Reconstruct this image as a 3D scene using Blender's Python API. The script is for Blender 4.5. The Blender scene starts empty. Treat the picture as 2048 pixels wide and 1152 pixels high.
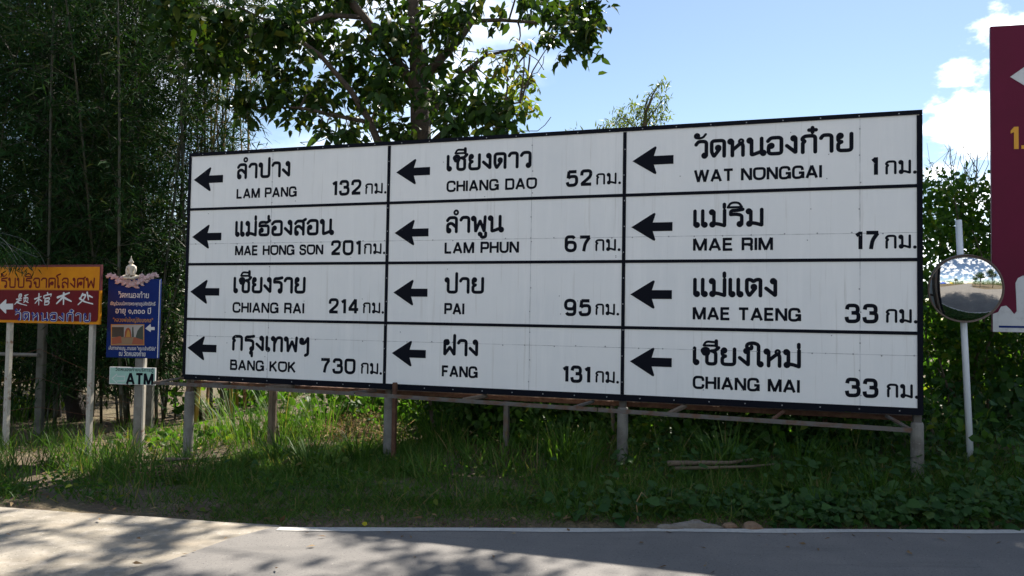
import bpy, math, random
import numpy as np
from mathutils import Vector, Matrix

# ------------------------------------------------------------------ scene, camera, light
sc = bpy.context.scene
COL = sc.collection
FPX, PITCH, ROLL, CAMH = 1550.0, 0.0361, 0.0159, 1.6
cp, sp, cr, sr = math.cos(PITCH), math.sin(PITCH), math.cos(ROLL), math.sin(ROLL)
CF = np.array([0, cp, sp]); R0 = np.array([1.0, 0, 0]); U0 = np.array([0, -sp, cp])
CR = cr * R0 + sr * U0; CU = -sr * R0 + cr * U0; CO = np.array([0, 0, CAMH])
cam = bpy.data.cameras.new('camera'); cam.sensor_width = 36; cam.lens = FPX / 2048 * 36
cam.clip_start = 0.05; cam.clip_end = 3000
camo = bpy.data.objects.new('camera', cam); COL.objects.link(camo); sc.camera = camo
m4 = Matrix.Identity(4)
for i in range(3):
    m4[i][0] = CR[i]; m4[i][1] = CU[i]; m4[i][2] = -CF[i]; m4[i][3] = CO[i]
camo.matrix_world = m4

SUN_EL, SUN_AZ = math.radians(50), math.radians(28)
sdir = Vector((math.sin(SUN_AZ) * math.cos(SUN_EL), math.cos(SUN_AZ) * math.cos(SUN_EL), math.sin(SUN_EL)))
sl = bpy.data.lights.new('sun', 'SUN'); sl.energy = 4.6; sl.angle = math.radians(0.55); sl.color = (1.0, 0.93, 0.82)
so = bpy.data.objects.new('sun', sl); COL.objects.link(so)
so.rotation_euler = sdir.to_track_quat('Z', 'Y').to_euler(); so.location = (5, 40, 60)

w = bpy.data.worlds.new('World'); sc.world = w; w.use_nodes = True
wt = w.node_tree; wt.nodes.clear()
def wn(t, **k):
    n = wt.nodes.new(t)
    for a, b in k.items(): setattr(n, a, b)
    return n
sky = wn('ShaderNodeTexSky', sky_type='NISHITA', sun_disc=False, sun_elevation=SUN_EL, sun_rotation=SUN_AZ, air_density=1.0, dust_density=0.2, ozone_density=1.0)
tc = wn('ShaderNodeTexCoord')
def dotdir(v, lo, hi):
    d = wn('ShaderNodeVectorMath', operation='DOT_PRODUCT'); d.inputs[1].default_value = Vector(v).normalized()
    wt.links.new(tc.outputs['Generated'], d.inputs[0])
    m = wn('ShaderNodeMapRange', interpolation_type='SMOOTHSTEP'); m.inputs[1].default_value = lo; m.inputs[2].default_value = hi
    wt.links.new(d.outputs['Value'], m.inputs[0]); return m.outputs[0]
def cloudnoise(scale, off, stretch):
    mp = wn('ShaderNodeMapping'); mp.inputs['Scale'].default_value = (1, 1, stretch); mp.inputs['Location'].default_value = off
    wt.links.new(tc.outputs['Generated'], mp.inputs[0])
    n = wn('ShaderNodeTexNoise'); n.inputs['Scale'].default_value = scale; n.inputs['Detail'].default_value = 9; n.inputs['Roughness'].default_value = 0.55
    wt.links.new(mp.outputs[0], n.inputs['Vector']); return n.outputs['Fac']
def mth(op, a, b):
    m = wn('ShaderNodeMath', operation=op)
    for i, x in enumerate((a, b)):
        if isinstance(x, (int, float)): m.inputs[i].default_value = x
        else: wt.links.new(x, m.inputs[i])
    return m.outputs[0]
def ramp(x, lo, hi):
    m = wn('ShaderNodeMapRange', interpolation_type='SMOOTHSTEP'); m.inputs[1].default_value = lo; m.inputs[2].default_value = hi
    wt.links.new(x, m.inputs[0]); return m.outputs[0]
n1 = cloudnoise(9.0, (0.35, 0.1, 0.22), 1.7)
n2 = cloudnoise(3.0, (3.1, 1.7, 0.4), 2.2)
b1 = dotdir((0.72, 1.0, 0.28), 0.987, 0.9985)         # cumulus low on the right
b2 = dotdir((0.62, 1.0, 0.15), 0.988, 0.999)
b3 = dotdir((-0.30, 1.0, 0.26), 0.95, 0.995)          # bright cloud behind the bamboo and the tree
b4 = dotdir((-0.02, 1.0, 0.36), 0.990, 0.9998)
bias = mth('ADD', mth('MULTIPLY', b1, 0.16), mth('MULTIPLY', b2, 0.15))
c1 = mth('MULTIPLY', ramp(mth('ADD', n1, bias), 0.64, 0.76), ramp(bias, 0.0, 0.06))
c2 = mth('MULTIPLY', ramp(mth('ADD', n2, mth('MULTIPLY', mth('ADD', b3, mth('MULTIPLY', b4, 0.4)), 0.24)), 0.62, 0.95), 0.6)
back = dotdir((0.0, -1.0, 0.12), 0.1, 0.6)
c3 = mth('MULTIPLY', mth('MULTIPLY', ramp(mth('ADD', n1, mth('MULTIPLY', back, 0.10)), 0.58, 0.72), back), 0.62)
cm = mth('MINIMUM', mth('ADD', mth('ADD', c1, c2), c3), 1.0)
mixc = wn('ShaderNodeMix', data_type='RGBA'); mixc.inputs[7].default_value = (18.0, 18.2, 18.4, 1)
wt.links.new(cm, mixc.inputs[0]); wt.links.new(sky.outputs[0], mixc.inputs[6])
bg = wn('ShaderNodeBackground'); bg.inputs[1].default_value = 0.056
wo = wn('ShaderNodeOutputWorld')
wt.links.new(mixc.outputs[2], bg.inputs[0]); wt.links.new(bg.outputs[0], wo.inputs[0])

sc.view_settings.view_transform = 'Standard'; sc.view_settings.look = 'None'
sc.view_settings.gamma = 1; sc.view_settings.exposure = 1.48; sc.view_settings.use_curve_mapping = False
sc.cycles.max_bounces = 6; sc.cycles.transparent_max_bounces = 4

# ------------------------------------------------------------------ helpers
rng = np.random.RandomState(7)
def ray(px, py): return CF + (px - 1024) / FPX * CR - (py - 576) / FPX * CU
def at(px, py, y):                                     # the point of the place seen at a pixel, at world distance y
    d = ray(px, py); return CO + d * (y / d[1])
def ss(a, b, x): t = np.clip((x - a) / (b - a), 0, 1); return t * t * (3 - 2 * t)
def edge_y(x): return 5.84 + 0.045 * (np.asarray(x, float) + 1.75)
def gz(x, y):                                          # terrain height
    x = np.asarray(x, float); y = np.asarray(y, float)
    s = ss(6.1, 8.4, y)
    h = s * np.clip(-0.02 + 0.057 * x, -0.34, 0.34)
    h = h + 0.03 * np.sin(x * 1.7 + y) * np.cos(y * 1.3 - x * .4) * ss(6.0, 7.0, y) * (1 - ss(20, 30, y))
    ye = np.where(x < -1.75, 6.42, edge_y(x))
    near = 1 - ss(0.0, 0.22, y - ye)
    return h * (1 - near) - 0.05 * near + 0.012 * (1 - near)

def tag(o, label=None, cat=None, group=None, kind=None):
    if label: o['label'] = label
    if cat: o['category'] = cat
    if group: o['group'] = group
    if kind: o['kind'] = kind
    return o
def empty(name, loc, label=None, cat=None, group=None, rz=0):
    o = bpy.data.objects.new(name, None); COL.objects.link(o); o.location = Vector([float(v) for v in loc]); o.rotation_euler.z = rz
    o.empty_display_size = 0.2
    return tag(o, label, cat, group)
def link(name, me, mat, parent=None, loc=None, smooth=False):
    me.materials.clear()
    for m in (mat if isinstance(mat, (list, tuple)) else [mat]): me.materials.append(m)
    if smooth: me.polygons.foreach_set('use_smooth', np.ones(len(me.polygons), bool))
    o = bpy.data.objects.new(name, me); COL.objects.link(o)
    if parent is not None: o.parent = parent
    if loc is not None: o.location = Vector([float(v) for v in loc])
    return o
def copy_tree(o, parent=None):
    c = o.copy(); COL.objects.link(c); c.parent = parent
    for ch in list(o.children): copy_tree(ch, c)
    return c

class MB:
    def __init__(s): s.v = []; s.f = []; s.m = []; s.mi = 0
    def add(s, vs, fs):
        b = len(s.v); s.v += [tuple(float(q) for q in x) for x in vs]
        for f in fs: s.f.append(tuple(b + i for i in f)); s.m.append(s.mi)
    def box(s, lo, hi, fn=None):
        x0, y0, z0 = lo; x1, y1, z1 = hi
        vs = [(x0, y0, z0), (x1, y0, z0), (x1, y1, z0), (x0, y1, z0), (x0, y0, z1), (x1, y0, z1), (x1, y1, z1), (x0, y1, z1)]
        if fn: vs = [fn(v) for v in vs]
        s.add(vs, [(0, 3, 2, 1), (4, 5, 6, 7), (0, 1, 5, 4), (1, 2, 6, 5), (2, 3, 7, 6), (3, 0, 4, 7)])
    def bbox(s, lo, hi, b=0.006):                      # box with chamfered upright and flat edges
        x0, y0, z0 = lo; x1, y1, z1 = hi
        def ringp(i, z): return [(x0 + b + i, y0 + i, z), (x1 - b - i, y0 + i, z), (x1 - i, y0 + b + i, z), (x1 - i, y1 - b - i, z), (x1 - b - i, y1 - i, z), (x0 + b + i, y1 - i, z), (x0 + i, y1 - b - i, z), (x0 + i, y0 + b + i, z)]
        vs = ringp(b, z0) + ringp(0, z0 + b) + ringp(0, z1 - b) + ringp(b, z1)
        fs = [tuple(range(7, -1, -1)), tuple(range(24, 32))]
        for k in range(3):
            for i in range(8): fs.append((k * 8 + i, k * 8 + (i + 1) % 8, k * 8 + 8 + (i + 1) % 8, k * 8 + 8 + i))
        s.add(vs, fs)
    def tube(s, pts, rad, n=8, cap=True, wob=0):
        pts = [np.array(p, float) for p in pts]; N = len(pts)
        if isinstance(rad, (int, float)): rad = [rad] * N
        vs = []; ref = None
        for i in range(N):
            t = pts[min(i + 1, N - 1)] - pts[max(i - 1, 0)]; t = t / (np.linalg.norm(t) + 1e-9)
            if ref is None:
                ref = np.cross(t, [0.3, 1, 0.2]) if abs(t[1]) < .9 else np.cross(t, [1, 0, 0.1])
            a = ref - t * (ref @ t); a /= np.linalg.norm(a) + 1e-9; b = np.cross(t, a); ref = a
            for k in range(n):
                an = 2 * math.pi * k / n; r = rad[i] * (1 + wob * (rng.rand() - .5))
                vs.append(pts[i] + r * (math.cos(an) * a + math.sin(an) * b))
        fs = [(i * n + k, i * n + (k + 1) % n, i * n + n + (k + 1) % n, i * n + n + k) for i in range(N - 1) for k in range(n)]
        if cap: fs += [tuple(range(n - 1, -1, -1)), tuple(range((N - 1) * n, N * n))]
        s.add(vs, fs)
    def lathe(s, prof, o=(0, 0, 0), ax=(0, 0, 1), n=24, cap=False):
        ax = np.array(ax, float); ax /= np.linalg.norm(ax); o = np.array(o, float)
        a = np.cross(ax, [0, 0, 1.0]) if abs(ax[2]) < .9 else np.cross(ax, [1.0, 0, 0]); a /= np.linalg.norm(a); b = np.cross(ax, a)
        vs = [o + ax * h + r * (math.cos(2 * math.pi * k / n) * a + math.sin(2 * math.pi * k / n) * b) for r, h in prof for k in range(n)]
        fs = [(i * n + k, i * n + (k + 1) % n, i * n + n + (k + 1) % n, i * n + n + k) for i in range(len(prof) - 1) for k in range(n)]
        if cap: fs += [tuple(range(n - 1, -1, -1)), tuple(range((len(prof) - 1) * n, len(prof) * n))]
        s.add(vs, fs)
    def ball(s, c, r, n=10, fn=None):
        c = np.array(c, float); r = np.array(r if hasattr(r, '__len__') else (r, r, r), float)
        vs = []; fs = []; m = n // 2 + 1
        for i in range(m + 1):
            th = math.pi * i / m
            for k in range(n):
                ph = 2 * math.pi * k / n
                vs.append(c + r * np.array([math.sin(th) * math.cos(ph), math.sin(th) * math.sin(ph), math.cos(th)]))
        for i in range(m):
            for k in range(n): fs.append((i * n + k, i * n + n + k, i * n + n + (k + 1) % n, i * n + (k + 1) % n))
        s.add(vs, fs)
    def prism(s, poly, y0, y1):                        # outline in (x, z), extruded along y
        n = len(poly); vs = [(x, y0, z) for x, z in poly] + [(x, y1, z) for x, z in poly]
        s.add(vs, [tuple(range(n)), tuple(range(2 * n - 1, n - 1, -1))] + [(i, i + n, (i + 1) % n + n, (i + 1) % n) for i in range(n)])
    def ribbon(s, pts, hw, y, dome=0.0012, roundcap=True):   # raised painted stroke in the (x, z) plane, facing -y
        P = np.array(pts, float); keep = [0]
        for i in range(1, len(P)):
            if np.linalg.norm(P[i] - P[keep[-1]]) > 1e-6: keep.append(i)
        P = P[keep]; N = len(P)
        if N < 2: return
        T = np.zeros_like(P); T[1:-1] = P[2:] - P[:-2]; T[0] = P[1] - P[0]; T[-1] = P[-1] - P[-2]
        L = np.linalg.norm(T, axis=1); L[L < 1e-9] = 1; T /= L[:, None]
        closed = np.linalg.norm(P[0] - P[-1]) < 1e-4
        if closed: T[0] = T[-1] = (T[0] + T[-1]) / np.linalg.norm(T[0] + T[-1])
        Nn = np.stack([-T[:, 1], T[:, 0]], 1)
        hwv = np.full(N, hw) if np.isscalar(hw) else np.array(hw)
        vs = []
        for i in range(N):
            for sg, d in ((1, 0), (0, dome), (-1, 0)):
                q = P[i] + Nn[i] * hwv[i] * sg; vs.append((q[0], y - d, q[1]))
        fs = []
        for i in range(N - 1):
            for k in (0, 1): fs.append((i * 3 + k, i * 3 + k + 1, i * 3 + 4 + k, i * 3 + 3 + k))
        b0 = len(vs)
        if roundcap and not closed:
            for e, sg in ((0, -1), (N - 1, 1)):
                c = e * 3; st = len(vs); K = 6
                for k in range(1, K):
                    an = math.pi * k / K
                    q = P[e] + hwv[e] * (math.cos(an) * Nn[e] + math.sin(an) * T[e] * sg); vs.append((q[0], y, q[1]))
                seq = [c] + list(range(st, st + K - 1)) + [c + 2]
                for a, b in zip(seq[:-1], seq[1:]): fs.append((c + 1, a, b) if sg < 0 else (c + 1, b, a))
        s.add(vs, fs)
    def mesh(s, name):
        me = bpy.data.meshes.new(name); me.from_pydata(s.v, [], s.f); me.validate(); me.update()
        return me
    def build(s, name, mat, parent=None, loc=None, smooth=False):
        me = bpy.data.meshes.new(name); me.from_pydata(s.v, [], s.f)
        mi = np.array(s.m, np.int32)
        o = link(name, me, mat, parent, loc, smooth)
        if mi.max(initial=0) > 0: me.polygons.foreach_set('material_index', mi)
        me.update(); return o

# leaf clouds: one template repeated over arrays of frames
TPL = {
 'broad': ([(0, 0, 0), (.28, .5, .06), (.28, 0, 0), (.28, -.5, .06), (.65, .42, .0), (.65, 0, -.07), (.65, -.42, 0), (1, 0, -.22)],
           [(0, 1, 2), (0, 2, 3), (1, 4, 5, 2), (2, 5, 6, 3), (4, 7, 5), (5, 7, 6)]),
 'diamond': ([(0, 0, 0), (.35, .5, .03), (1, 0, -.12), (.35, -.5, .03)], [(0, 3, 2, 1)]),
 'blade': ([(0, .5, 0), (0, -.5, 0), (.5, .42, -.03), (.5, -.42, -.03), (.82, .25, -.16), (.82, -.25, -.16), (1, 0, -.32)], [(0, 1, 3, 2), (2, 3, 5, 4), (4, 5, 6)]),
 'heart': ([(0, 0, 0), (-.08, .28, .02), (.2, .5, .05), (.6, .4, .0), (1, 0, -.15), (.6, -.4, 0), (.2, -.5, .05), (-.08, -.28, .02), (.4, 0, -.04)],
           [(0, 1, 2, 8), (8, 2, 3), (8, 3, 4), (8, 4, 5), (8, 5, 6), (8, 6, 7, 0)]),
}
def cloud(tpl, C, X, U, L, W):
    tv, tf = TPL[tpl]; tv = np.array(tv, float)
    C = np.asarray(C, float); n = len(C)
    X = np.asarray(X, float); X = X / (np.linalg.norm(X, axis=1, keepdims=True) + 1e-9)
    U = np.asarray(U, float); Z = U - (U * X).sum(1, keepdims=True) * X; Z = Z / (np.linalg.norm(Z, axis=1, keepdims=True) + 1e-9)
    Y = np.cross(Z, X); L = np.broadcast_to(np.asarray(L, float), (n,)); W = np.broadcast_to(np.asarray(W, float), (n,))
    V = C[:, None] + tv[None, :, 0, None] * (L[:, None, None] * X[:, None]) + tv[None, :, 1, None] * (W[:, None, None] * Y[:, None]) + tv[None, :, 2, None] * (L[:, None, None] * Z[:, None])
    k = len(tv); fl = np.array([i for f in tf for i in f]); tot = np.array([len(f) for f in tf])
    idx = (fl[None] + (np.arange(n) * k)[:, None]).ravel(); tots = np.tile(tot, n)
    return V.reshape(-1, 3), idx, tots
def cloud_mesh(name, parts):
    vs = []; ids = []; ts = []; b = 0
    for V, I, T in parts:
        vs.append(V); ids.append(I + b); ts.append(T); b += len(V)
    V = np.concatenate(vs); I = np.concatenate(ids); T = np.concatenate(ts)
    me = bpy.data.meshes.new(name); me.vertices.add(len(V)); me.vertices.foreach_set('co', V.astype(np.float32).ravel())
    me.loops.add(len(I)); me.loops.foreach_set('vertex_index', I.astype(np.int32))
    me.polygons.add(len(T)); st = np.concatenate([[0], np.cumsum(T)[:-1]])
    me.polygons.foreach_set('loop_start', st.astype(np.int32)); me.polygons.foreach_set('loop_total', T.astype(np.int32))
    me.update(calc_edges=True); return me
def rv(n): v = rng.normal(size=(n, 3)); return v / np.linalg.norm(v, axis=1, keepdims=True)

# ------------------------------------------------------------------ materials
def mat(name, col, rough=0.6, metal=0.0, noise=None, bump=None, spec=0.5, coat=0):
    """noise = (scale, colour2, lo, hi[, stretch]); bump = (scale, strength)"""
    m = bpy.data.materials.new(name); m.use_nodes = True; nt = m.node_tree; b = nt.nodes['Principled BSDF']
    b.inputs['Base Color'].default_value = (*col, 1); b.inputs['Roughness'].default_value = rough; b.inputs['Metallic'].default_value = metal
    b.inputs['Specular IOR Level'].default_value = spec
    t = nt.nodes.new('ShaderNodeTexCoord'); last = None
    for nz in (noise if isinstance(noise, list) else [noise] if noise else []):
        sc_, c2, lo, hi = nz[:4]; mp = nt.nodes.new('ShaderNodeMapping'); nt.links.new(t.outputs['Object'], mp.inputs[0])
        if len(nz) > 4: mp.inputs['Scale'].default_value = nz[4]
        n = nt.nodes.new('ShaderNodeTexNoise'); n.inputs['Scale'].default_value = sc_; n.inputs['Detail'].default_value = 8; n.inputs['Roughness'].default_value = .65
        nt.links.new(mp.outputs[0], n.inputs['Vector'])
        r = nt.nodes.new('ShaderNodeMapRange'); r.inputs[1].default_value = lo; r.inputs[2].default_value = hi; nt.links.new(n.outputs['Fac'], r.inputs[0])
        mx = nt.nodes.new('ShaderNodeMix'); mx.data_type = 'RGBA'; mx.inputs[7].default_value = (*c2, 1)
        if last: nt.links.new(last, mx.inputs[6])
        else: mx.inputs[6].default_value = (*col, 1)
        nt.links.new(r.outputs[0], mx.inputs[0]); last = mx.outputs[2]
    if last: nt.links.new(last, b.inputs['Base Color'])
    if bump:
        n = nt.nodes.new('ShaderNodeTexNoise'); n.inputs['Scale'].default_value = bump[0]; n.inputs['Detail'].default_value = 6
        nt.links.new(t.outputs['Object'], n.inputs['Vector'])
        bm = nt.nodes.new('ShaderNodeBump'); bm.inputs['Strength'].default_value = bump[1]; bm.inputs['Distance'].default_value = bump[2] if len(bump) > 2 else 0.02
        nt.links.new(n.outputs['Fac'], bm.inputs['Height']); nt.links.new(bm.outputs[0], b.inputs['Normal'])
    return m
def leafmat(name, ca, cb, cc=None, trans=0.4, rough=0.45, tcol=None, rare=0.93):
    m = bpy.data.materials.new(name); m.use_nodes = True; nt = m.node_tree; b = nt.nodes['Principled BSDF']
    g = nt.nodes.new('ShaderNodeNewGeometry'); r = nt.nodes.new('ShaderNodeValToRGB')
    e = r.color_ramp.elements; e[0].color = (*ca, 1); e[1].position = 0.85; e[1].color = (*cb, 1)
    if cc: k = e.new(rare); k.color = (*cc, 1)
    nt.links.new(g.outputs['Random Per Island'], r.inputs[0]); nt.links.new(r.outputs[0], b.inputs['Base Color'])
    b.inputs['Roughness'].default_value = rough; b.inputs['Specular IOR Level'].default_value = 0.14
    tr = nt.nodes.new('ShaderNodeBsdfTranslucent'); hs = nt.nodes.new('ShaderNodeMix'); hs.data_type = 'RGBA'; hs.blend_type = 'MULTIPLY'
    hs.inputs[0].default_value = 1; hs.inputs[7].default_value = (*(tcol or (2.6, 2.3, 0.8)), 1)
    nt.links.new(r.outputs[0], hs.inputs[6]); nt.links.new(hs.outputs[2], tr.inputs[0])
    mx = nt.nodes.new('ShaderNodeMixShader'); mx.inputs[0].default_value = trans
    nt.links.new(b.outputs[0], mx.inputs[1]); nt.links.new(tr.outputs[0], mx.inputs[2])
    nt.links.new(mx.outputs[0], nt.nodes['Material Output'].inputs['Surface']); return m

M = {}
M['asphalt'] = mat('asphalt', (.132, .125, .119), .85, noise=[(1.2, (.175, .163, .152), .4, .7), (62, (.055, .052, .052), .56, .66), (48, (.34, .31, .28), .63, .69), (3.2, (.09, .085, .082), .55, .8, (.25, 1.6, 1))], bump=(190, .5, .006))
M['concrete_road'] = mat('worn_concrete', (.29, .26, .215), .9, noise=[(1.1, (.20, .175, .135), .42, .66), (9, (.35, .315, .27), .5, .7), (50, (.15, .13, .105), .57, .66), (36, (.50, .46, .40), .63, .70), (2.5, (.24, .20, .15), .5, .75, (.4, 1.8, 1))], bump=(140, .5, .008))
M['line'] = mat('road_paint', (.42, .41, .385), .7, noise=[(22, (.30, .28, .26), .5, .72), (120, (.2, .19, .18), .62, .75)])
M['soil'] = mat('soil', (.085, .058, .036), .95, noise=[(1.4, (.10, .085, .04), .4, .65), (13, (.20, .145, .085), .52, .72), (60, (.04, .028, .018), .55, .7)], bump=(28, .8, .05))
M['panel'] = mat('white_painted_sheet', (.79, .78, .765), .45, noise=[(.7, (.71, .715, .715), .35, .7), (5, (.82, .81, .795), .5, .8, (1.6, 1, .12)), (9, (.58, .56, .53), .57, .76, (2.5, 1, .08)), (40, (.42, .40, .37), .70, .82)])
M['navy'] = mat('blue_black_paint', (.004, .005, .010), .75, spec=.12)
M['seam'] = mat('sheet_joint', (.34, .34, .345), .7, noise=(9, (.60, .60, .61), .4, .6))
M['rivet'] = mat('rivet_steel', (.30, .30, .31), .5, .4)
M['steel'] = mat('weathered_steel', (.11, .10, .09), .7, .1, noise=(9, (.11, .055, .03), .45, .65))
M['rust'] = mat('rusted_steel', (.085, .035, .02), .85, .1, noise=(14, (.13, .065, .035), .45, .65), bump=(60, .3))
M['concrete'] = mat('post_concrete', (.21, .20, .18), .9, noise=[(5, (.11, .10, .085), .42, .68), (40, (.28, .265, .24), .55, .75)], bump=(45, .4, .01))
M['fencepost'] = mat('shaded_concrete', (.10, .10, .085), .95, noise=[(5, (.05, .055, .04), .42, .68), (30, (.15, .145, .13), .6, .75)])  # post concrete with the shade of the bamboo put into its colour
M['palepost'] = mat('chipped_white_paint', (.42, .38, .32), .7, noise=[(7, (.20, .10, .06), .55, .66), (30, (.50, .47, .42), .5, .7)])
M['whitepole'] = mat('white_pole_paint', (.62, .66, .70), .4, noise=[(26, (.22, .15, .12), .68, .74)])
M['wood'] = mat('old_timber', (.16, .12, .085), .85, noise=(8, (.09, .065, .045), .4, .7, (8, 8, .6)))
M['orange'] = mat('orange_paint', (.62, .23, .004), .5, noise=(5, (.54, .18, .004), .4, .7), spec=.15)
M['maroon'] = mat('maroon_paint', (.135, .003, .008), .5, noise=(3, (.11, .003, .007), .4, .7), spec=.15)
M['redborder'] = mat('dark_red_paint', (.12, .010, .014), .5)
M['signtext'] = mat('crimson_lettering', (.14, .008, .006), .5, spec=.12)
M['white'] = mat('white_lettering', (.62, .62, .62), .5)
M['bluetext'] = mat('blue_lettering', (.010, .022, .20), .5, spec=.12)
M['blue'] = mat('blue_print', (.003, .022, .150), .5, noise=(3, (.003, .017, .125), .4, .7), spec=.12)
M['goldtext'] = mat('gold_lettering', (.46, .22, .03), .5)
M['atm'] = mat('pale_green_sheet', (.30, .52, .45), .5, noise=(14, (.36, .56, .50), .45, .7))
M['atmarrow'] = mat('pale_green_arrow', (.20, .40, .34), .5)
M['bigmaroon'] = mat('plum_sheet', (.115, .003, .028), .5, noise=[(1.5, (.095, .003, .022), .4, .7), (9, (.14, .02, .04), .68, .8)], spec=.2)
M['torn'] = mat('bare_sheet', (.55, .56, .57), .6, noise=(12, (.42, .42, .42), .5, .75))
M['amber'] = mat('amber_lettering', (.66, .30, .015), .5)
M['mirror'] = mat('mirror_face', (.80, .79, .76), .035, 1.0)
M['rim'] = mat('brown_rubber_rim', (.12, .085, .07), .5)
M['bark'] = mat('grey_brown_bark', (.085, .062, .045), .9, noise=[(12, (.045, .033, .025), .4, .65), (6, (.14, .125, .09), .58, .72)], bump=(30, .8, .03))
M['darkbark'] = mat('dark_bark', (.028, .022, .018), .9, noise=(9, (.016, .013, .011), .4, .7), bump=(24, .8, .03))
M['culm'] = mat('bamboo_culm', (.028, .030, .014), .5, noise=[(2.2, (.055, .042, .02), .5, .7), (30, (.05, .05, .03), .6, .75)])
M['culmtan'] = mat('dry_bamboo_culm', (.34, .20, .10), .6, noise=(6, (.22, .12, .06), .45, .7))
M['culmgold'] = mat('yellow_bamboo_culm', (.30, .22, .035), .45, noise=(5, (.18, .16, .03), .45, .7))
M['twig'] = mat('twig', (.11, .085, .055), .9)
M['leaf'] = leafmat('broad_leaf', (.013, .034, .009), (.030, .066, .013), (.075, .095, .018), .24, .40, None, .97)
M['lightleaf'] = leafmat('young_leaf', (.05, .10, .016), (.09, .13, .024), (.12, .10, .03), .42, .45)
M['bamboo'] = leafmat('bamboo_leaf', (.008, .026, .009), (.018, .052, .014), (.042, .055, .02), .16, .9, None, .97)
M['grass'] = leafmat('grass_blade', (.028, .074, .013), (.070, .135, .022), (.17, .14, .06), .32, .5, (2.0, 2.1, .8), .95)
M['vine'] = leafmat('vine_leaf', (.018, .054, .010), (.052, .112, .016), (.10, .13, .02), .46, .45, (2.2, 2.3, .8))
M['cover'] = leafmat('creeper_leaf', (.017, .052, .014), (.042, .094, .024), (.055, .09, .026), .26, .5, (2.0, 2.1, .9))
M['dry'] = leafmat('dry_leaf', (.13, .075, .035), (.24, .16, .085), (.33, .25, .14), .2, .8, (1.4, 1.2, 1))
M['pink'] = mat('lotus_print', (.55, .42, .43), .5, noise=(26, (.38, .22, .24), .45, .65))
M['stone'] = mat('statue_print', (.58, .52, .42), .5, noise=(30, (.42, .34, .25), .5, .7))
M['rock'] = mat('pale_rubble', (.19, .17, .145), .95, noise=(14, (.15, .12, .095), .4, .7), bump=(30, .7, .02))
M['clay'] = mat('red_clay_lump', (.19, .125, .08), .95, noise=(14, (.15, .08, .045), .4, .7), bump=(30, .7, .02))
M['yellowleaf'] = leafmat('yellow_leaf', (.40, .36, .03), (.45, .40, .03))
M['tentblue'] = mat('blue_canvas', (.03, .07, .38), .7); M['tentwhite'] = mat('white_canvas', (.75, .75, .72), .7); M['tentyellow'] = mat('yellow_canvas', (.6, .42, .03), .7)

# ------------------------------------------------------------------ ground, road
def grid_mesh(xs, ys, fn):
    X, Y = np.meshgrid(xs, ys); Z = fn(X, Y); V = np.stack([X, Y, Z], -1).reshape(-1, 3); nx = len(xs)
    f = [(j * nx + i, j * nx + i + 1, (j + 1) * nx + i + 1, (j + 1) * nx + i) for j in range(len(ys) - 1) for i in range(nx - 1)]
    me = bpy.data.meshes.new('grid'); me.from_pydata(V.tolist(), [], f); me.update(); return me
xs = np.concatenate([[-900, -400, -200, -100, -60, -40, -28, -20], np.arange(-15, 15.01, .15), [20, 28, 40, 60, 100, 200, 400, 900]])
ys = np.concatenate([[-900, -400, -200, -100, -50, -25, -10, -4, 0, 3, 4.5], np.arange(5.2, 9, .1), np.arange(9, 20, .3), [24, 30, 40, 60, 100, 200, 400, 900]])
tag(link('ground', grid_mesh(xs, ys, gz), M['soil'], smooth=True), kind='structure')
# asphalt carriageway with a wide mouth running away behind the viewer
def sheet(name, poly, z, m, t=0.03):
    b = MB(); n = len(poly); b.add([(x, y, z) for x, y in poly] + [(x, y, z - t) for x, y in poly], [tuple(range(n))] + [(i, i + n, (i + 1) % n + n, (i + 1) % n) for i in range(n)])
    return tag(b.build(name, m), kind='structure')
E0 = lambda x: float(edge_y(x))
asph = [(-1.75, E0(-1.75))]
asph += [(-1.95, 5.55), (-2.12, 5.15), (-2.30, 4.7), (-2.65, 4.0), (-3.2, 3.0), (-4.0, 1.8), (-6.5, -1.0), (-9, -3), (-9.5, -90), (3.5, -90), (5, -8), (9, -3.5), (20, -2.6), (90, -2.0)]
asph += [(x, E0(x) + 0.012 * math.sin(x * 3.1)) for x in (90, 40, 20, 12)] + [(x, E0(x) + 0.02 * math.sin(x * 2.3) * math.sin(x * 5.1)) for x in np.arange(9.9, -1.7, -.3)]
sheet('road', asph, 0.0, M['asphalt'])
ap = [(-1.75, E0(-1.75) + .10)] + [(-2.2, 6.0), (-2.8, 6.12), (-3.4, 6.2), (-4.2, 6.36), (-5, 6.44), (-6, 6.5), (-9, 6.6), (-30, 7.2), (-30, -8), (-9.0, -4), (-1.9, 0)]
sheet('concrete_apron', ap[:-1] + [(-1.4, 1.0), (-1.4, E0(-1.4) - .2)], -0.012, M['concrete_road'])
b = MB()
xl = np.concatenate([np.arange(-1.7, 10, .25), [15, 25, 60, 90]])
for x0, x1 in zip(xl[:-1], xl[1:]):
    y0, y1 = E0(x0) - .005, E0(x1) - .005; wv0, wv1 = .105 + .015 * math.sin(x0 * 4), .105 + .015 * math.sin(x1 * 4)
    b.add([(x0, y0 - wv0, .004), (x1, y1 - wv1, .004), (x1, y1 - .012, .004), (x0, y0 - .012, .004)], [(0, 1, 2, 3)])
tag(b.build('road_edge_line', M['line']), kind='structure')

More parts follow.
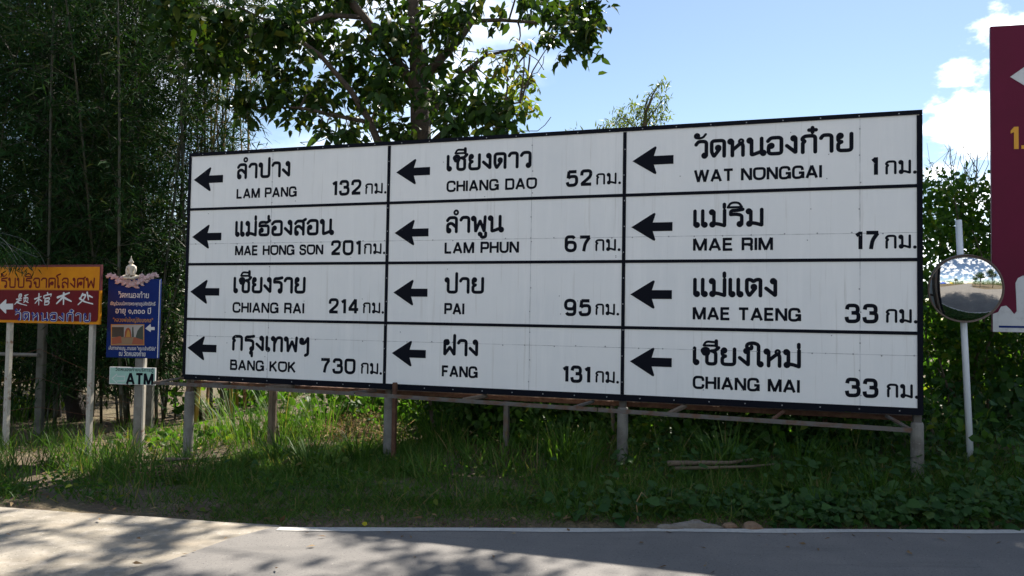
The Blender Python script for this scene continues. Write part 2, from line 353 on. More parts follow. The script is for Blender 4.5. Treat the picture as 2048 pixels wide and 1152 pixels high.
# ------------------------------------------------------------------ stroke lettering
def fillet(pts, r=.16, seg=5):
    P = [np.array(p[:2], float) for p in pts]; out = [P[0]]
    for i in range(1, len(P) - 1):
        a, c, b_ = P[i - 1], P[i], P[i + 1]; rr = pts[i][2] if len(pts[i]) > 2 else r
        la, lb = np.linalg.norm(a - c), np.linalg.norm(b_ - c); d = min(rr, la * .49, lb * .49)
        p0 = c + (a - c) / la * d; p1 = c + (b_ - c) / lb * d
        for k in range(seg + 1):
            t = k / seg; out.append((1 - t) ** 2 * p0 + 2 * t * (1 - t) * c + t * t * p1)
    out.append(P[-1]); return out
def O(x, y, r=.085): return ('o', x, y, r)
ARCH = [(0, .80), (.10, 1), (.48, 1), (.48, 0)]
TH = {
 'ก': (.56, [[(.05, 0), (.05, .58, .05), (.14, .68, .05), (.0, .80, .1), (.12, 1), (.55, 1), (.55, 0)]]),
 'ง': (.38, [O(.28, .90), [(.36, .9), (.36, .02, .04), (.0, .46)]]),
 'ล': (.52, [[(.02, .80), (.12, 1), (.50, 1), (.50, 0)], [(.06, .06), (.03, .1), (.03, .52), (.24, .62), (.5, .30)], O(.10, .08)]),
 'า': (.42, [[(0, .82), (.08, 1), (.42, 1), (.42, 0)]]),
 'ป': (.58, [O(.05, .9), [(.12, .9), (.12, 0), (.58, 0), (.58, 1.36)]]),
 'บ': (.58, [O(.05, .9), [(.12, .9), (.12, 0), (.58, 0), (.58, 1)]]),
 'เ': (.10, [[(0, 1), (0, .08)], O(.08, .08)]),
 'แ': (.42, [[(0, 1), (0, .08)], O(.08, .08), [(.32, 1), (.32, .08)], O(.40, .08)]),
 'ม': (.58, [O(.06, .9), [(.14, .9), (.14, .1)], O(.08, .09), [(.10, .15), (.30, .13), (.57, .0, .02), (.57, 1)]]),
 'อ': (.56, [O(.14, .5), [(.05, .52), (.03, .4), (.03, 0), (.56, 0), (.56, 1), (.12, 1), (.0, .80)]]),
 'ฮ': (.58, [O(.14, .36), [(.05, .38), (.03, .3), (.03, 0), (.56, 0), (.56, .68), (.28, .70)], [(.02, .68), (.02, .95), (.30, .97), (.44, .92), (.64, 1.08)], [(.02, .68), (.40, .70)]]),
 'ส': (.54, [[(.02, .80), (.12, .98), (.50, .98), (.50, 0)], [(.06, .06), (.03, .1), (.03, .52), (.24, .62), (.5, .30)], O(.10, .08), [(.42, .95), (.62, 1.10)]]),
 'น': (.60, [O(.06, .9), [(.14, .9), (.14, .0, .04), (.24, .02), (.54, .17)], O(.63, .08), [(.56, .06), (.56, 1)]]),
 'ช': (.62, [O(.13, .72), [(.07, .72), (.0, .86), (.10, 1), (.27, .97), (.30, .74), (.22, .58), (.22, 0), (.60, 0), (.60, .72), (.46, .84)], [(.42, .84), (.56, .86), (.72, 1.06)]]),
 'ย': (.56, [O(.12, .9), [(.04, .88), (.04, .62), (.17, .52)], [(.17, .54), (.04, .42), (.04, 0), (.56, 0), (.56, 1)]]),
 'ร': (.46, [[(.02, .72), (.02, .98), (.28, .98), (.50, 1.04)], [(.02, .72, .03), (.24, .74), (.46, .66), (.46, .08)], O(.38, .08)]),
 'ท': (.56, [O(.05, .9), [(.13, .9), (.13, 0)], [(.13, .50), (.28, .98), (.56, .98), (.56, 0)]]),
 'พ': (.64, [O(.03, .9), [(.11, .9), (.15, .0, .03), (.38, .72, .03), (.60, .0, .03), (.64, 1)]]),
 'ฝ': (.58, [O(.17, .84), [(.2, .97), (.04, .96), (.04, .0, .03), (.32, .50, .03), (.57, .0, .04), (.58, 1.34)]]),
 'ด': (.56, [O(.30, .54), [(.36, .46), (.12, .0, .06), (.02, .28), (.02, 1), (.56, 1), (.56, 0)]]),
 'ค': (.56, [O(.30, .40), [(.38, .40), (.38, .62), (.16, .52), (.03, .0, .05), (.02, 1), (.56, 1), (.56, 0)]]),
 'ศ': (.58, [O(.30, .40), [(.38, .40), (.38, .62), (.16, .52), (.03, .0, .05), (.02, .98), (.56, .98), (.56, 0)], [(.46, .94), (.66, 1.12)]]),
 'จ': (.52, [[(.0, .80), (.10, 1), (.52, 1), (.52, 0), (.22, .0), (.22, .5)], O(.13, .5)]),
 'ต': (.56, [O(.30, .54), [(.36, .46), (.12, .0, .06), (.02, .28), (.02, 1, .1), (.18, 1), (.28, .88, .04), (.40, 1), (.56, 1, .1), (.56, 0)]]),
 'ว': (.44, [[(.0, .80), (.10, 1), (.45, 1), (.45, .08)], O(.37, .08)]),
 'ห': (.58, [O(.05, .9), [(.13, .9), (.13, 0)], [(.13, .34), (.48, .76)], O(.50, .88, .10), [(.52, .78), (.58, .62), (.58, 0)]]),
 'ใ': (.26, [O(.27, .08), [(.19, .08), (.19, 1.32), (-.02, 1.44), (-.30, 1.36), (-.30, 1.08), (-.10, 1.04), (-.10, 1.20)]]),
 'โ': (.20, [O(.12, .08), [(.04, .08), (.04, 1.06), (-.12, 1.24), (.02, 1.36), (.24, 1.46)]]),
 'ฯ': (.44, [O(.08, .84), [(.02, .9), (.0, .62), (.22, .58), (.42, .98)], [(.44, .98), (.44, -.18), (.30, -.28)]]),
 '.': (.06, [O(.03, .02, .06)]), ' ': (.24, []), ',': (.06, [O(.03, .02, .06), [(.05, .0), (-.02, -.2)]]),
}
MARK = {
 'ํ': [O(.52, 1.36, .115)], '่': [[(.54, 1.20), (.54, 1.40)]], 'ี': [[(.02, 1.20), (.12, 1.46), (.50, 1.42)], [(.02, 1.19), (.56, 1.19)], [(.56, 1.18), (.56, 1.50)]],
 'ิ': [[(.0, 1.20), (.12, 1.50), (.44, 1.50), (.56, 1.20)], [(.0, 1.19), (.56, 1.19)]],
 'ั': [O(.16, 1.36), [(.08, 1.32), (.20, 1.20), (.42, 1.24), (.54, 1.46)]],
 '๋': [[(.30, 1.36), (.58, 1.36)], [(.44, 1.22), (.44, 1.50)]],
 'ุ': [O(.44, -.22, .07), [(.50, -.22), (.50, -.46)]],
 'ู': [O(.30, -.20, .07), [(.36, -.20), (.36, -.42), (.60, -.42), (.60, -.14)]],
}
C_ = .30
LT = {
 'A': (.74, [[(.02, 0), (.37, 1)], [(.37, 1), (.72, 0)], [(.16, .30), (.58, .30)]]),
 'B': (.58, [[(.0, .0), (.0, 1)], [(-.08, .93), (.30, .93), (.54, .93), (.54, .54), (.30, .54), (-.0, .54)], [(-.08, .07), (.3, .07), (.6, .07), (.6, .54), (.3, .54)]]),
 'C': (.68, [[(.68, .64), (.64, .93, .4), (.0, .96, .4), (.0, .04, .4), (.64, .07, .4), (.69, .36)]]),
 'D': (.64, [[(0, 0), (0, 1)], [(-.08, .93), (.3, .93), (.64, .93, .36), (.64, .07, .36), (.3, .07), (-.08, .07)]]),
 'E': (.52, [[(0, 0), (0, 1)], [(-.08, .93), (.54, .93)], [(0, .52), (.50, .52)], [(-.08, .07), (.56, .07)]]),
 'F': (.48, [[(0, 0), (0, 1)], [(-.08, .93), (.52, .93)], [(0, .50), (.46, .50)]]),
 'G': (.70, [[(.67, .66), (.62, .93, .4), (.0, .96, .4), (.0, .04, .4), (.52, .06, .3), (.68, .30)], [(.40, .45), (.78, .45)], [(.70, .52), (.70, .0)]]),
 'H': (.62, [[(0, 0), (0, 1)], [(.62, 0), (.62, 1)], [(0, .52), (.62, .52)]]),
 'I': (.0, [[(0, 0), (0, 1)]]),
 'K': (.62, [[(0, 0), (0, 1)], [(.0, .36), (.60, 1)], [(.22, .56), (.64, 0)]]),
 'L': (.48, [[(0, 0), (0, 1)], [(-.08, .07), (.52, .07)]]),
 'M': (.78, [[(0, 0), (0, 1)], [(.78, 0), (.78, 1)], [(.02, 1), (.39, .02)], [(.76, 1), (.39, .02)]]),
 'N': (.64, [[(0, 0), (0, 1)], [(.64, 0), (.64, 1)], [(.02, .98), (.62, .02)]]),
 'O': (.76, [[(.38, .93), (.0, .93, .4), (.0, .07, .4), (.76, .07, .4), (.76, .93, .4), (.38, .93)]]),
 'P': (.56, [[(0, 0), (0, 1)], [(-.08, .93), (.30, .93), (.58, .93), (.58, .44), (.30, .44), (0, .44)]]),
 'R': (.60, [[(0, 0), (0, 1)], [(-.08, .93), (.30, .93), (.58, .93), (.58, .48), (.30, .48), (0, .48)], [(.36, .46), (.58, .40), (.56, .1), (.62, 0)]]),
 'S': (.58, [[(.56, .68), (.54, .93, .3), (.02, .95, .3), (.02, .56, .3), (.58, .48, .3), (.58, .06, .3), (.02, .05, .3), (.0, .34)]]),
 'T': (.60, [[(.30, 0), (.30, 1)], [(-.04, .93), (.64, .93)]]),
 'U': (.62, [[(0, 1), (0, .07, .4), (.62, .07, .4), (.62, 1)]]),
 'W': (1.0, [[(.0, 1), (.25, .0)], [(.25, .0), (.5, 1)], [(.5, 1), (.75, .0)], [(.75, .0), (1.0, 1)]]),
 '1': (.24, [[(.22, 0), (.22, 1)], [(.0, .78), (.22, .92)]]),
 '2': (.58, [[(.02, .66), (.04, .95, .3), (.56, .96, .3), (.57, .60, .25), (.06, .14), (.05, .07)], [(-.02, .08), (.60, .08)]]),
 '3': (.56, [[(.02, .72), (.06, .95, .3), (.54, .95, .3), (.54, .54, .22), (.24, .53)], [(.24, .53), (.58, .52, .25), (.58, .05, .3), (.04, .04, .3), (.0, .30)]]),
 '4': (.62, [[(.46, 0), (.46, 1)], [(.46, .98), (.02, .32)], [(-.04, .28), (.66, .28)]]),
 '5': (.56, [[(.56, .93), (.08, .93)], [(.10, .96), (.05, .50)], [(.05, .52), (.2, .62), (.57, .62, .25), (.57, .05, .3), (.05, .04, .3), (.0, .26)]]),
 '6': (.58, [[(.52, .84), (.44, .96, .2), (.02, .96, .4), (.02, .05, .35), (.58, .05, .3), (.58, .60, .3), (.1, .60, .25), (.03, .36)]]),
 '7': (.58, [[(-.02, .93), (.60, .93)], [(.56, .90), (.30, .5), (.22, 0)]]),
 '9': (.58, [[(.06, .16), (.14, .04, .2), (.56, .04, .4), (.56, .95, .35), (.0, .95, .3), (.0, .40, .3), (.48, .40, .25), (.55, .64)]]),
 '0': (.60, [[(.30, .95), (.0, .95, .4), (.0, .05, .4), (.60, .05, .4), (.60, .95, .4), (.30, .95)]]),
 ' ': (.26, []),
}
def layout(text, sp):
    x = 0; out = []; lastx = 0
    for ch in text.replace('ำ', 'ํา'):
        if ch in MARK: out.append((lastx, MARK[ch])); continue
        g = TH.get(ch) or LT[ch]
        if ch in LT and ch not in TH: g = LT[ch]
        lastx = x if g[0] > .3 else x - .2
        lastx = x + g[0] - .56
        out.append((x, g[1])); x += g[0] + sp
    return out, x - sp
def lettering(text, x0, x1, zb, h, y, parent, m, name, hw=.085, sp=.22, capround=True, arcs=True, slant=0.0):
    """strokes fitted between x0 and x1, standing on zb, letters h tall, painted on a face at y (facing -y)"""
    gl, wd = layout(text, sp); sx = (x1 - x0 - 2 * hw * h) / max(wd, .01) if wd > .3 else h * .8
    b = MB(); k = 0; words = []
    def mp(p): return (x0 + hw * h + p[0] * sx + slant * p[1] * h, zb + hw * h + p[1] * h * (1 - 2 * hw)) if capround else (x0 + hw * h + p[0] * sx, zb + p[1] * h)
    for gx, strokes in gl:
        if not strokes: words.append(b); b = MB()
        for s_ in strokes:
            k += 1
            if s_[0] == 'o':
                _, cx, cy, r = s_; c = mp((gx + cx, cy))
                pts = [(c[0] + r * h * math.cos(a), c[1] + r * h * math.sin(a)) for a in np.linspace(0, 2 * math.pi, 15)]
                b.ribbon(pts, min(hw * h, r * h * .98) * (1 if r < .1 else .66), y - .0002 * (k % 5))
            else:
                pts = [mp((gx + p[0], p[1])) for p in fillet(s_)]
                b.ribbon(pts, hw * h * (.66 if capround and len(s_) > 1 and min(p[1] for p in s_) > 1.1 and max(p[0] for p in s_) - min(p[0] for p in s_) > .4 else 1), y - .0002 * (k % 5), roundcap=capround)
    for b in words + [b]: b.build(name, m, parent)

# ------------------------------------------------------------------ the direction billboard
BY, BX, BYD, BZ, BW, BH = -0.3121, -4.1074, 9.7687, CAMH - 0.8166, 8.323, 2.8
bd = np.array([math.cos(BY), math.sin(BY), 0]); bn = np.array([-math.sin(BY), math.cos(BY), 0]); bo = np.array([BX, BYD, BZ])
def uv(px, py):
    d = ray(px, py); t = ((bo - CO) @ bn) / (d @ bn); p = CO + d * t - bo; return float(p @ bd), float(p[2])
board = empty('direction_billboard', (BX, BYD, BZ), 'huge white road billboard of twelve black arrows, place names and kilometre distances on concrete posts', 'billboard', rz=BY)
def bg_(x, y=0): # terrain height under a board-local point, board-local z
    p = bo + bd * x + bn * y; return float(gz(p[0], p[1])) - BZ
b = MB(); b.bbox((0.012, 0, 0.012), (BW - .012, .03, BH - .012), .003); b.build('panel', M['panel'], board)
us = [uv(379, 300)[0], (uv(778, 300)[0] + uv(770, 760)[0]) / 2, (uv(1250.5, 275)[0] + uv(1244, 780)[0]) / 2, BW]
rows = []
for l, c1_, c2_, r in ((417, 407, 391, 373), (527, 526, 523, 521), (641, 646, 654, 663)):
    rows.append(np.mean([uv(372, l)[1], uv(776, c1_)[1], uv(1247, c2_)[1], uv(1840, r)[1]]))
b = MB()
b.box((-.012, -.012, BH - .030), (BW + .012, .05, BH + .012)); b.box((-.012, -.013, -.042), (BW + .012, .05, .022))
b.box((-.012, -.012, .022), (.026, .05, BH - .038)); b.box((BW - .036, -.012, .022), (BW + .012, .05, BH - .038))
b.build('border', M['navy'], board)
b = MB()
for u in us[1:3]: b.box((u - .018, -.008, .022), (u + .018, -.0005, BH - .038))
b.build('column_divider', M['navy'], board)
b = MB()
e = [.026, us[1] - .018, us[1] + .018, us[2] - .018, us[2] + .018, BW - .036]
for v in rows:
    for a, c in ((0, 1), (2, 3), (4, 5)): b.box((e[a], -.007, v - .016), (e[c], -.0005, v + .016))
b.build('row_divider', M['navy'], board)
# joints between the sheets, and the heads of the screws along them
b = MB(); rb = MB(); rr = random.Random(3)
vseam = [uv(545, 350)[0], uv(1064, 350)[0], uv(1720, 350)[0]]; hseam = [np.mean([uv(400, 487)[1], uv(1000, 478)[1], uv(1600, 470)[1]]), np.mean([uv(400, 675)[1], uv(1000, 685)[1], uv(1700, 708)[1]])]
for u in vseam: b.box((u - .0028, -.0016, .022), (u + .0028, -.0002, BH - .038))
for v in hseam: b.box((.026, -.0013, v - .0026), (BW - .036, -.0001, v + .0026))
b.build('sheet_joint', M['seam'], board)
def rivet(u, v, y, r=.008): rb.lathe([(r, 0), (r * .8, .003), (.0005, .004)], (u, y, v), (0, -1, 0), 8)
for v in hseam:
    for k in range(29): rivet(.15 + k * .29 + rr.uniform(-.05, .05), v + rr.uniform(-.008, .008), 0)
for u in vseam:
    for k in range(11): rivet(u + rr.uniform(-.008, .008), .12 + k * .255 + rr.uniform(-.03, .03), 0)
for k in range(40): rivet(rr.uniform(.2, BW - .2), rr.uniform(.1, BH - .1), 0, .006)
rb.build('screw', M['rivet'], board)
rb = MB()
for k in range(24):
    rivet(.2 + k * .345, -.01, -.013, .007); rivet(.2 + k * .345, BH - .014, -.012, .007)
for k in range(10):
    for u in us[1:3]: rivet(u + rr.uniform(-.01, .01), .15 + k * .27, -.008, .007)
rb.build('border_screw', M['rivet'], board)

CELLS = [
 # thai (text, x0, x1, base y, height) latin, distance, unit, arrow (tip x, tail x, tip y)
 (('ลำปาง', 473, 581, 359, 32), ('LAM PANG', 473, 593.5, 397, 18.7), ('132', 663, 723, 390.6, 28), (729.5, 773, 388.5, 21.5), (388, 446, 360)),
 (('แม่ฮ่องสอน', 470, 665, 474, 32), ('MAE HONG SON', 470, 646.5, 510.6, 18.7), ('201', 661, 722, 509.7, 27.5), (727, 770.6, 508.4, 21.5), (384.7, 442.7, 474)),
 (('เชียงราย', 466.5, 611, 586.6, 33), ('CHIANG RAI', 465, 608.5, 624.5, 19.6), ('214', 656.5, 718, 626, 28), (725, 768, 626.5, 22), (380.8, 438.6, 583.4)),
 (('กรุงเทพฯ', 462.5, 618.5, 701.3, 32), ('BANG KOK', 460, 591.5, 739, 19.6), ('730', 640, 711, 744.6, 28), (721, 764, 747.5, 22.6), (375.3, 433, 695.4)),
 (('เชียงดาว', 893, 1062.5, 343.4, 33.5), ('CHIANG DAO', 893, 1074, 383.5, 20.7), ('52', 1131.4, 1185, 372.5, 30.4), (1191.2, 1242, 369.8, 23), (792.6, 860, 345)),
 (('ลำพูน', 891, 1004.6, 467, 34.5), ('LAM PHUN', 889, 1038, 506.7, 21.4), ('67', 1128.5, 1182.5, 503, 30.4), (1189.3, 1241, 502.3, 24), (789.4, 857, 466)),
 (('ปาย', 889, 968, 587.3, 33.3), ('PAI', 888.4, 928.7, 628, 21.4), ('95', 1127.8, 1182, 630, 31), (1189.8, 1238.4, 630, 23), (787, 855, 585)),
 (('ฝาง', 885, 957, 711.3, 34.5), ('FANG', 883.5, 955.5, 752.6, 21.4), ('131', 1123.7, 1181.3, 762.6, 31), (1189.8, 1238, 765, 23.6), (783.9, 851.7, 706)),
 (('วัดหนองก๋าย', 1388.3, 1707, 318.4, 38), ('WAT NONGGAI', 1387.7, 1644, 364.4, 23.6), ('1', 1741, 1753.8, 350, 35), (1769, 1833.4, 349.3, 28), (1265, 1347, 322.6)),
 (('แม่ริม', 1386.2, 1527.6, 456, 37), ('MAE RIM', 1386, 1546, 501.5, 24), ('17', 1708.4, 1760, 498.5, 35), (1769, 1833.4, 497.6, 28), (1262.7, 1345, 454.6)),
 (('แม่แตง', 1386, 1555.5, 594, 38.5), ('MAE TAENG', 1385.3, 1602.4, 638.7, 24.2), ('33', 1689, 1756.2, 644, 35), (1770.4, 1835, 645.6, 28), (1260.6, 1343.8, 588.7)),
 (('เชียงใหม่', 1385.3, 1602.4, 730, 37.5), ('CHIANG MAI', 1385.3, 1599.7, 776.4, 24.2), ('33', 1689.6, 1756.2, 791.6, 35), (1772.2, 1837, 794.6, 28), (1259.7, 1343.5, 722.5)),
]
def fit(x0, x1, yb, h):
    u0, v0 = uv(x0, yb); u1, _ = uv(x1, yb); _, v1 = uv(x0, yb - h); return u0, u1, v0, v1 - v0
for th, la, di, un, ar in CELLS:
    u0, u1, v0, h = fit(*th[1:]); lettering(th[0], u0, u1, v0, h, -.002, board, M['navy'], 'thai_name', .094, .22)
    u0, u1, v0, h = fit(*la[1:]); lettering(la[0], u0, u1, v0, h, -.002, board, M['navy'], 'latin_name', .108, .26, False)
    u0, u1, v0, h = fit(*di[1:]); lettering(di[0], u0, u1, v0, h, -.002, board, M['navy'], 'distance', .106, .30, False)
    u0, u1, v0, h = fit(*un); lettering('กม.', u0, u1, v0, h, -.002, board, M['navy'], 'unit', .083, .25)
    tip = uv(ar[0], ar[2]); tail = uv(ar[1], ar[2])[0]; L = tail - tip[0]; hh = L * .335
    b = MB(); z = tip[1]; x = tip[0]
    b.prism([(x, z), (x + L * .54, z + hh), (x + L * .575, z + hh * 1.02), (x + L * .59, z + hh * .93), (x + L * .525, z + hh * .32), (x + L, z + hh * .32), (x + L, z - hh * .32), (x + L * .525, z - hh * .32), (x + L * .59, z - hh * .93), (x + L * .575, z - hh * 1.02), (x + L * .54, z - hh)], -.0035, -.0006)
    b.build('arrow', M['navy'], board)
# posts: concrete stub with a steel upright, under the four divisions
for px, s_ in ((370, .060), (771, .058), (1243, .058), (1838, .058)):
    u = uv(px, 760)[0]; y0 = .10 if px > 400 else .09
    b = MB(); g = bg_(u, y0); top = -.12 if px != 370 else -.20
    b.lathe([(s_ * 1.02, g - .3), (s_, g + .2), (s_ * .97, top - .02), (s_ * .85, top)], (u, y0, 0), (0, 0, 1), 14, True); b.build('concrete_post', M['concrete'], board, smooth=False)
    b = MB(); b.bbox((u - .035, y0 - .03, top - .01), (u + .035, y0 + .035, BH - .1), .004); b.build('steel_upright', M['steel'], board)
u = uv(799, 800)[0]; b = MB(); g = bg_(u, -.12); b.bbox((u - .022, -.145, g - .2), (u + .022, -.10, .05), .004); tag(b.build('support_post', M['rust'], board), 'rusty square tube')
u = uv(997, 830)[0]; b = MB(); b.bbox((u - .028, .25, bg_(u, .25) - .2), (u + .028, .31, -.04), .004); b.build('support_post', M['steel'], board)
for px, y0 in ((491, .55), (738, .6)):
    u = uv(px, 800)[0] + .0; b = MB(); b.tube([(u, y0, bg_(u, y0) - .2), (u + .01, y0, -.04)], .055, 8); b.build('rear_post', M['wood'], board)
# catwalk frame hanging below the board, and the rails behind it
def angle(p, q, w_=.05, t=.006, m=M['steel'], name='catwalk_rail'):
    p = np.array(p, float); q = np.array(q, float); d = q - p; d /= np.linalg.norm(d); side = np.cross(d, [0, 0, 1]); side /= np.linalg.norm(side); up = np.cross(side, d)
    b = MB()
    for (a0, a1, b0, b1) in ((0, w_, -t, 0), (0, t, 0, w_)):
        vs = [e_ + side * sa + up * sb for e_ in (p, q) for sa, sb in ((a0, b0), (a1, b0), (a1, b1), (a0, b1))]
        b.add(vs, [(3, 2, 1, 0), (4, 5, 6, 7), (0, 1, 5, 4), (1, 2, 6, 5), (2, 3, 7, 6), (3, 0, 4, 7)])
    return b.build(name, m, board)
fz = lambda u: -.075 - .075 * max(0, (u - 2)) / 6
fy = -.36
ul = [-.12, 2.62, 5.35, BW - .15]
for a, c in zip(ul[:-1], ul[1:]): angle((a + .005, fy, fz(a)), (c - .005, fy, fz(c)), .032)
for u, m_ in ((.55, 'steel'), (1.45, 'wood'), (2.55, 'steel'), (3.9, 'wood'), (5.1, 'steel'), (6.05, 'wood'), (7.0, 'rust'), (BW - .15, 'steel')):
    dx = -.12 if u < BW - .3 else .14
    b = MB(); b.tube([(u, fy + .02, fz(u) + .015), (u - dx, .05, -.07)], .018 if m_ != 'wood' else .026, 6); b.build('catwalk_strut', M[m_], board)
b = MB(); b.tube([(-.13, fy, fz(-.4) + .012), (.02, .02, -.02)], .014, 6); b.build('catwalk_strut', M['steel'], board)
for y0, z0, m_ in ((.10, -.10, 'rust'), (.42, -.12, 'steel')):
    b = MB(); b.bbox((-.05, y0 - .025 + .13, z0 - .025), (BW, y0 + .025 + .13, z0 + .025), .004); b.build('rear_rail', M[m_], board)
for u in (.6, 2.9, 5.2, 7.5):
    b = MB(); b.bbox((u - .02, .05, .1), (u + .02, .09, BH - .1), .003); b.build('back_batten', M['steel'], board)
    b = MB(); b.tube([(u + .06, .08, BH - .5), (u + .06, 1.15, bg_(u, 1.15) - .1)], .025, 6); b.build('back_brace', M['steel'], board)
angle((.1, .051, 1.9), (BW - .1, .051, 1.9), .05, name='back_rail'); angle((.1, .051, .9), (BW - .1, .051, .9), .05, name='back_rail')

# ------------------------------------------------------------------ small roadside signs
class Plane:                                            # a sign face: pixel -> local (x, z)
    def __init__(s, px, py, y, yaw):
        s.o = at(px, py, y); s.d = np.array([math.cos(yaw), math.sin(yaw), 0]); s.n = np.array([-math.sin(yaw), math.cos(yaw), 0]); s.yaw = yaw
    def uv(s, px, py):
        d = ray(px, py); t = ((s.o - CO) @ s.n) / (d @ s.n); p = CO + d * t - s.o; return float(p @ s.d), float(p[2])
    def gz(s, x, y=0):
        p = s.o + s.d * x + s.n * y; return float(gz(p[0], p[1])) - float(s.o[2])
    def fit(s, x0, x1, yb, h):
        u0, v0 = s.uv(x0, yb); u1, _ = s.uv(x1, yb); _, v1 = s.uv(x0, yb - h); return u0, u1, v0, v1 - v0
def poly_box(b, x0, z0, x1, z1, y0, y1): b.box((x0, y0, z0), (x1, y1, z1))

pl = Plane(100, 648, 10.3, -.30)
sg = empty('temple_sign', pl.o, 'orange over maroon roadside sign with Thai and Chinese lettering and a white arrow', 'sign', rz=pl.yaw)
xr, zt = pl.uv(203, 529); _, zm = pl.uv(150, 580.5); _, zb = pl.uv(150, 648); xl_ = pl.uv(-30, 600)[0]
b = MB(); b.box((xl_, 0, zm), (xr, .028, zt)); b.build('upper_board', M['redborder'], sg)
b = MB(); b.box((xl_, -.004, zm + .004), (xr - .022, -.0005, zt - .03)); b.build('orange_field', M['orange'], sg)
b = MB(); b.box((xl_, .001, zb), (xr, .028, zm - .001)); b.build('lower_board', M['orange'], sg)
zi = zb + .035; b = MB()
b.prism([(xl_, zi), (xr - .055, zi), (xr - .032, zi + .02), (xr - .026, zi + .05), (xr - .026, zm - .004), (xl_, zm - .004)], -.004, -.0005); b.build('maroon_field', M['maroon'], sg)
u0, u1, v0, h = pl.fit(2, 190, 576, 21); lettering('รับบริจาคโลงศพ', u0, u1, v0, h, -.006, sg, M['signtext'], 'upper_lettering', .075, .20)
u0, u1, v0, h = pl.fit(30, 182, 641.5, 18.5); lettering('วัดหนองก๋าย', u0, u1, v0, h, -.006, sg, M['white'], 'lettering_outline', .125, .30)
lettering('วัดหนองก๋าย', u0 + .005, u1 - .005, v0 + .005, h - .01, -.009, sg, M['bluetext'], 'lower_lettering', .080, .33)
Q = lambda x, y: pl.uv(x / 7.68, 520 + y / 7.68)
HAN = [[[(300, 530), (340, 520), (330, 575), (290, 585), (300, 530)], [(295, 555), (335, 550)], [(260, 605), (340, 590)], [(300, 600), (290, 650)], [(295, 625), (335, 615)], [(280, 630), (232, 682)], [(265, 650), (330, 675), (418, 698)], [(385, 550), (440, 530)], [(405, 545), (395, 580)], [(375, 580), (375, 640)], [(378, 585), (440, 575), (430, 630)], [(405, 590), (400, 630)], [(395, 625), (370, 655)], [(410, 635), (440, 655)]],
 [[(540, 600), (640, 560)], [(605, 520), (600, 690)], [(600, 600), (545, 665)], [(605, 600), (650, 630)], [(735, 505), (745, 530)], [(680, 580), (680, 550), (800, 520), (785, 555)], [(700, 595), (770, 578), (758, 620), (700, 630)], [(700, 590), (690, 690)], [(695, 645), (765, 635), (750, 685), (690, 690)]],
 [[(890, 575), (1070, 505)], [(985, 510), (980, 680)], [(975, 570), (875, 670)], [(985, 575), (1100, 635)]],
 [[(1275, 520), (1235, 600)], [(1270, 540), (1330, 530), (1290, 610), (1205, 685)], [(1230, 590), (1300, 640), (1430, 675)], [(1345, 500), (1365, 610)], [(1375, 550), (1425, 575)]]]
for ch, wd in zip(HAN, (.0080, .0095, .0135, .0115)):
    b = MB()
    for k, s_ in enumerate(ch):
        pts = fillet([Q(*p) for p in s_], .03); n = len(pts)
        b.ribbon(pts, [wd * (1.15 - .45 * i / (n - 1)) for i in range(n)] if n > 1 else wd, -.0056 - .0003 * (k % 4))
    b.build('chinese_character', M['white'], sg)
b = MB(); b.prism([Q(*p) for p in ((-20, 712), (95, 605), (105, 615), (100, 672), (207, 670), (207, 758), (100, 760), (102, 815), (92, 822))], -.0075, -.0046); b.build('arrow', M['white'], sg)
for px, pb in ((11, 893), (177, 906)):
    x = pl.uv(px, 690)[0]; b = MB(); b.bbox((x - .034, .029, pl.gz(x) - .25), (x + .034, .085, zt - .05), .004); b.build('post', M['palepost'], sg)

pl = Plane(266, 716, 10.45, -.12)
sg = empty('temple_notice', pl.o, 'tall blue temple notice topped by a seated Buddha on pink lotus flowers', 'sign', rz=pl.yaw)
x0, zt = pl.uv(217, 557); x1, zb = pl.uv(316, 717)
b = MB(); b.bbox((x0, 0, zb), (x1, .03, zt), .003); b.build('board', M['blue'], sg)
b = MB(); b.box((x1 - .012, -.003, zb + .01), (x1 - .002, -.0005, zt - .01)); b.build('edge_strip', M['white'], sg)
u0, u1, v0, h = pl.fit(237, 298, 595.5, 9.5); lettering('วัดหนองก๋าย', u0, u1, v0, h, -.003, sg, M['white'], 'title', .07, .22)
def smalltext(s, x0, x1, yb, h, m, name, parent, P_, y=-.003):
    c = bpy.data.curves.new(name, 'FONT'); c.body = s; c.size = 1; c.resolution_u = 2; c.offset = .012
    o = bpy.data.objects.new(name, c); COL.objects.link(o); dg = bpy.context.evaluated_depsgraph_get()
    me = bpy.data.meshes.new_from_object(o.evaluated_get(dg)); bpy.data.objects.remove(o)
    n = len(me.vertices); co = np.zeros(n * 3, np.float32); me.vertices.foreach_get('co', co); co = co.reshape(-1, 3)
    u0, u1, v0, hh = P_.fit(x0, x1, yb, h); a, b_ = co[:, 0].min(), co[:, 0].max()
    out = np.zeros_like(co); out[:, 0] = u0 + (co[:, 0] - a) / (b_ - a) * (u1 - u0); out[:, 2] = v0 + co[:, 1] * hh / .56; out[:, 1] = y
    me.vertices.foreach_set('co', out.ravel()); me.update(); return link(name, me, m, parent)
smalltext('เชิญร่วมนมัสการพระพุทธรูปศักดิ์สิทธิ์', 221, 311, 610, 5.5, M['white'], 'invitation_line', sg, pl)
smalltext('อายุ ๑,๓๐๐ ปี', 231, 302, 626.5, 9, M['white'], 'age_line', sg, pl)
smalltext('"หลวงพ่อใหญ่ชัยมงคล"', 226, 306, 643.5, 6.5, M['goldtext'], 'name_line', sg, pl)
smalltext('เส้นทางสายบุญ...ตามรอย "ครูบาเจ้าศรีวิชัย"', 217.5, 312, 699, 5.5, M['white'], 'route_line', sg, pl)
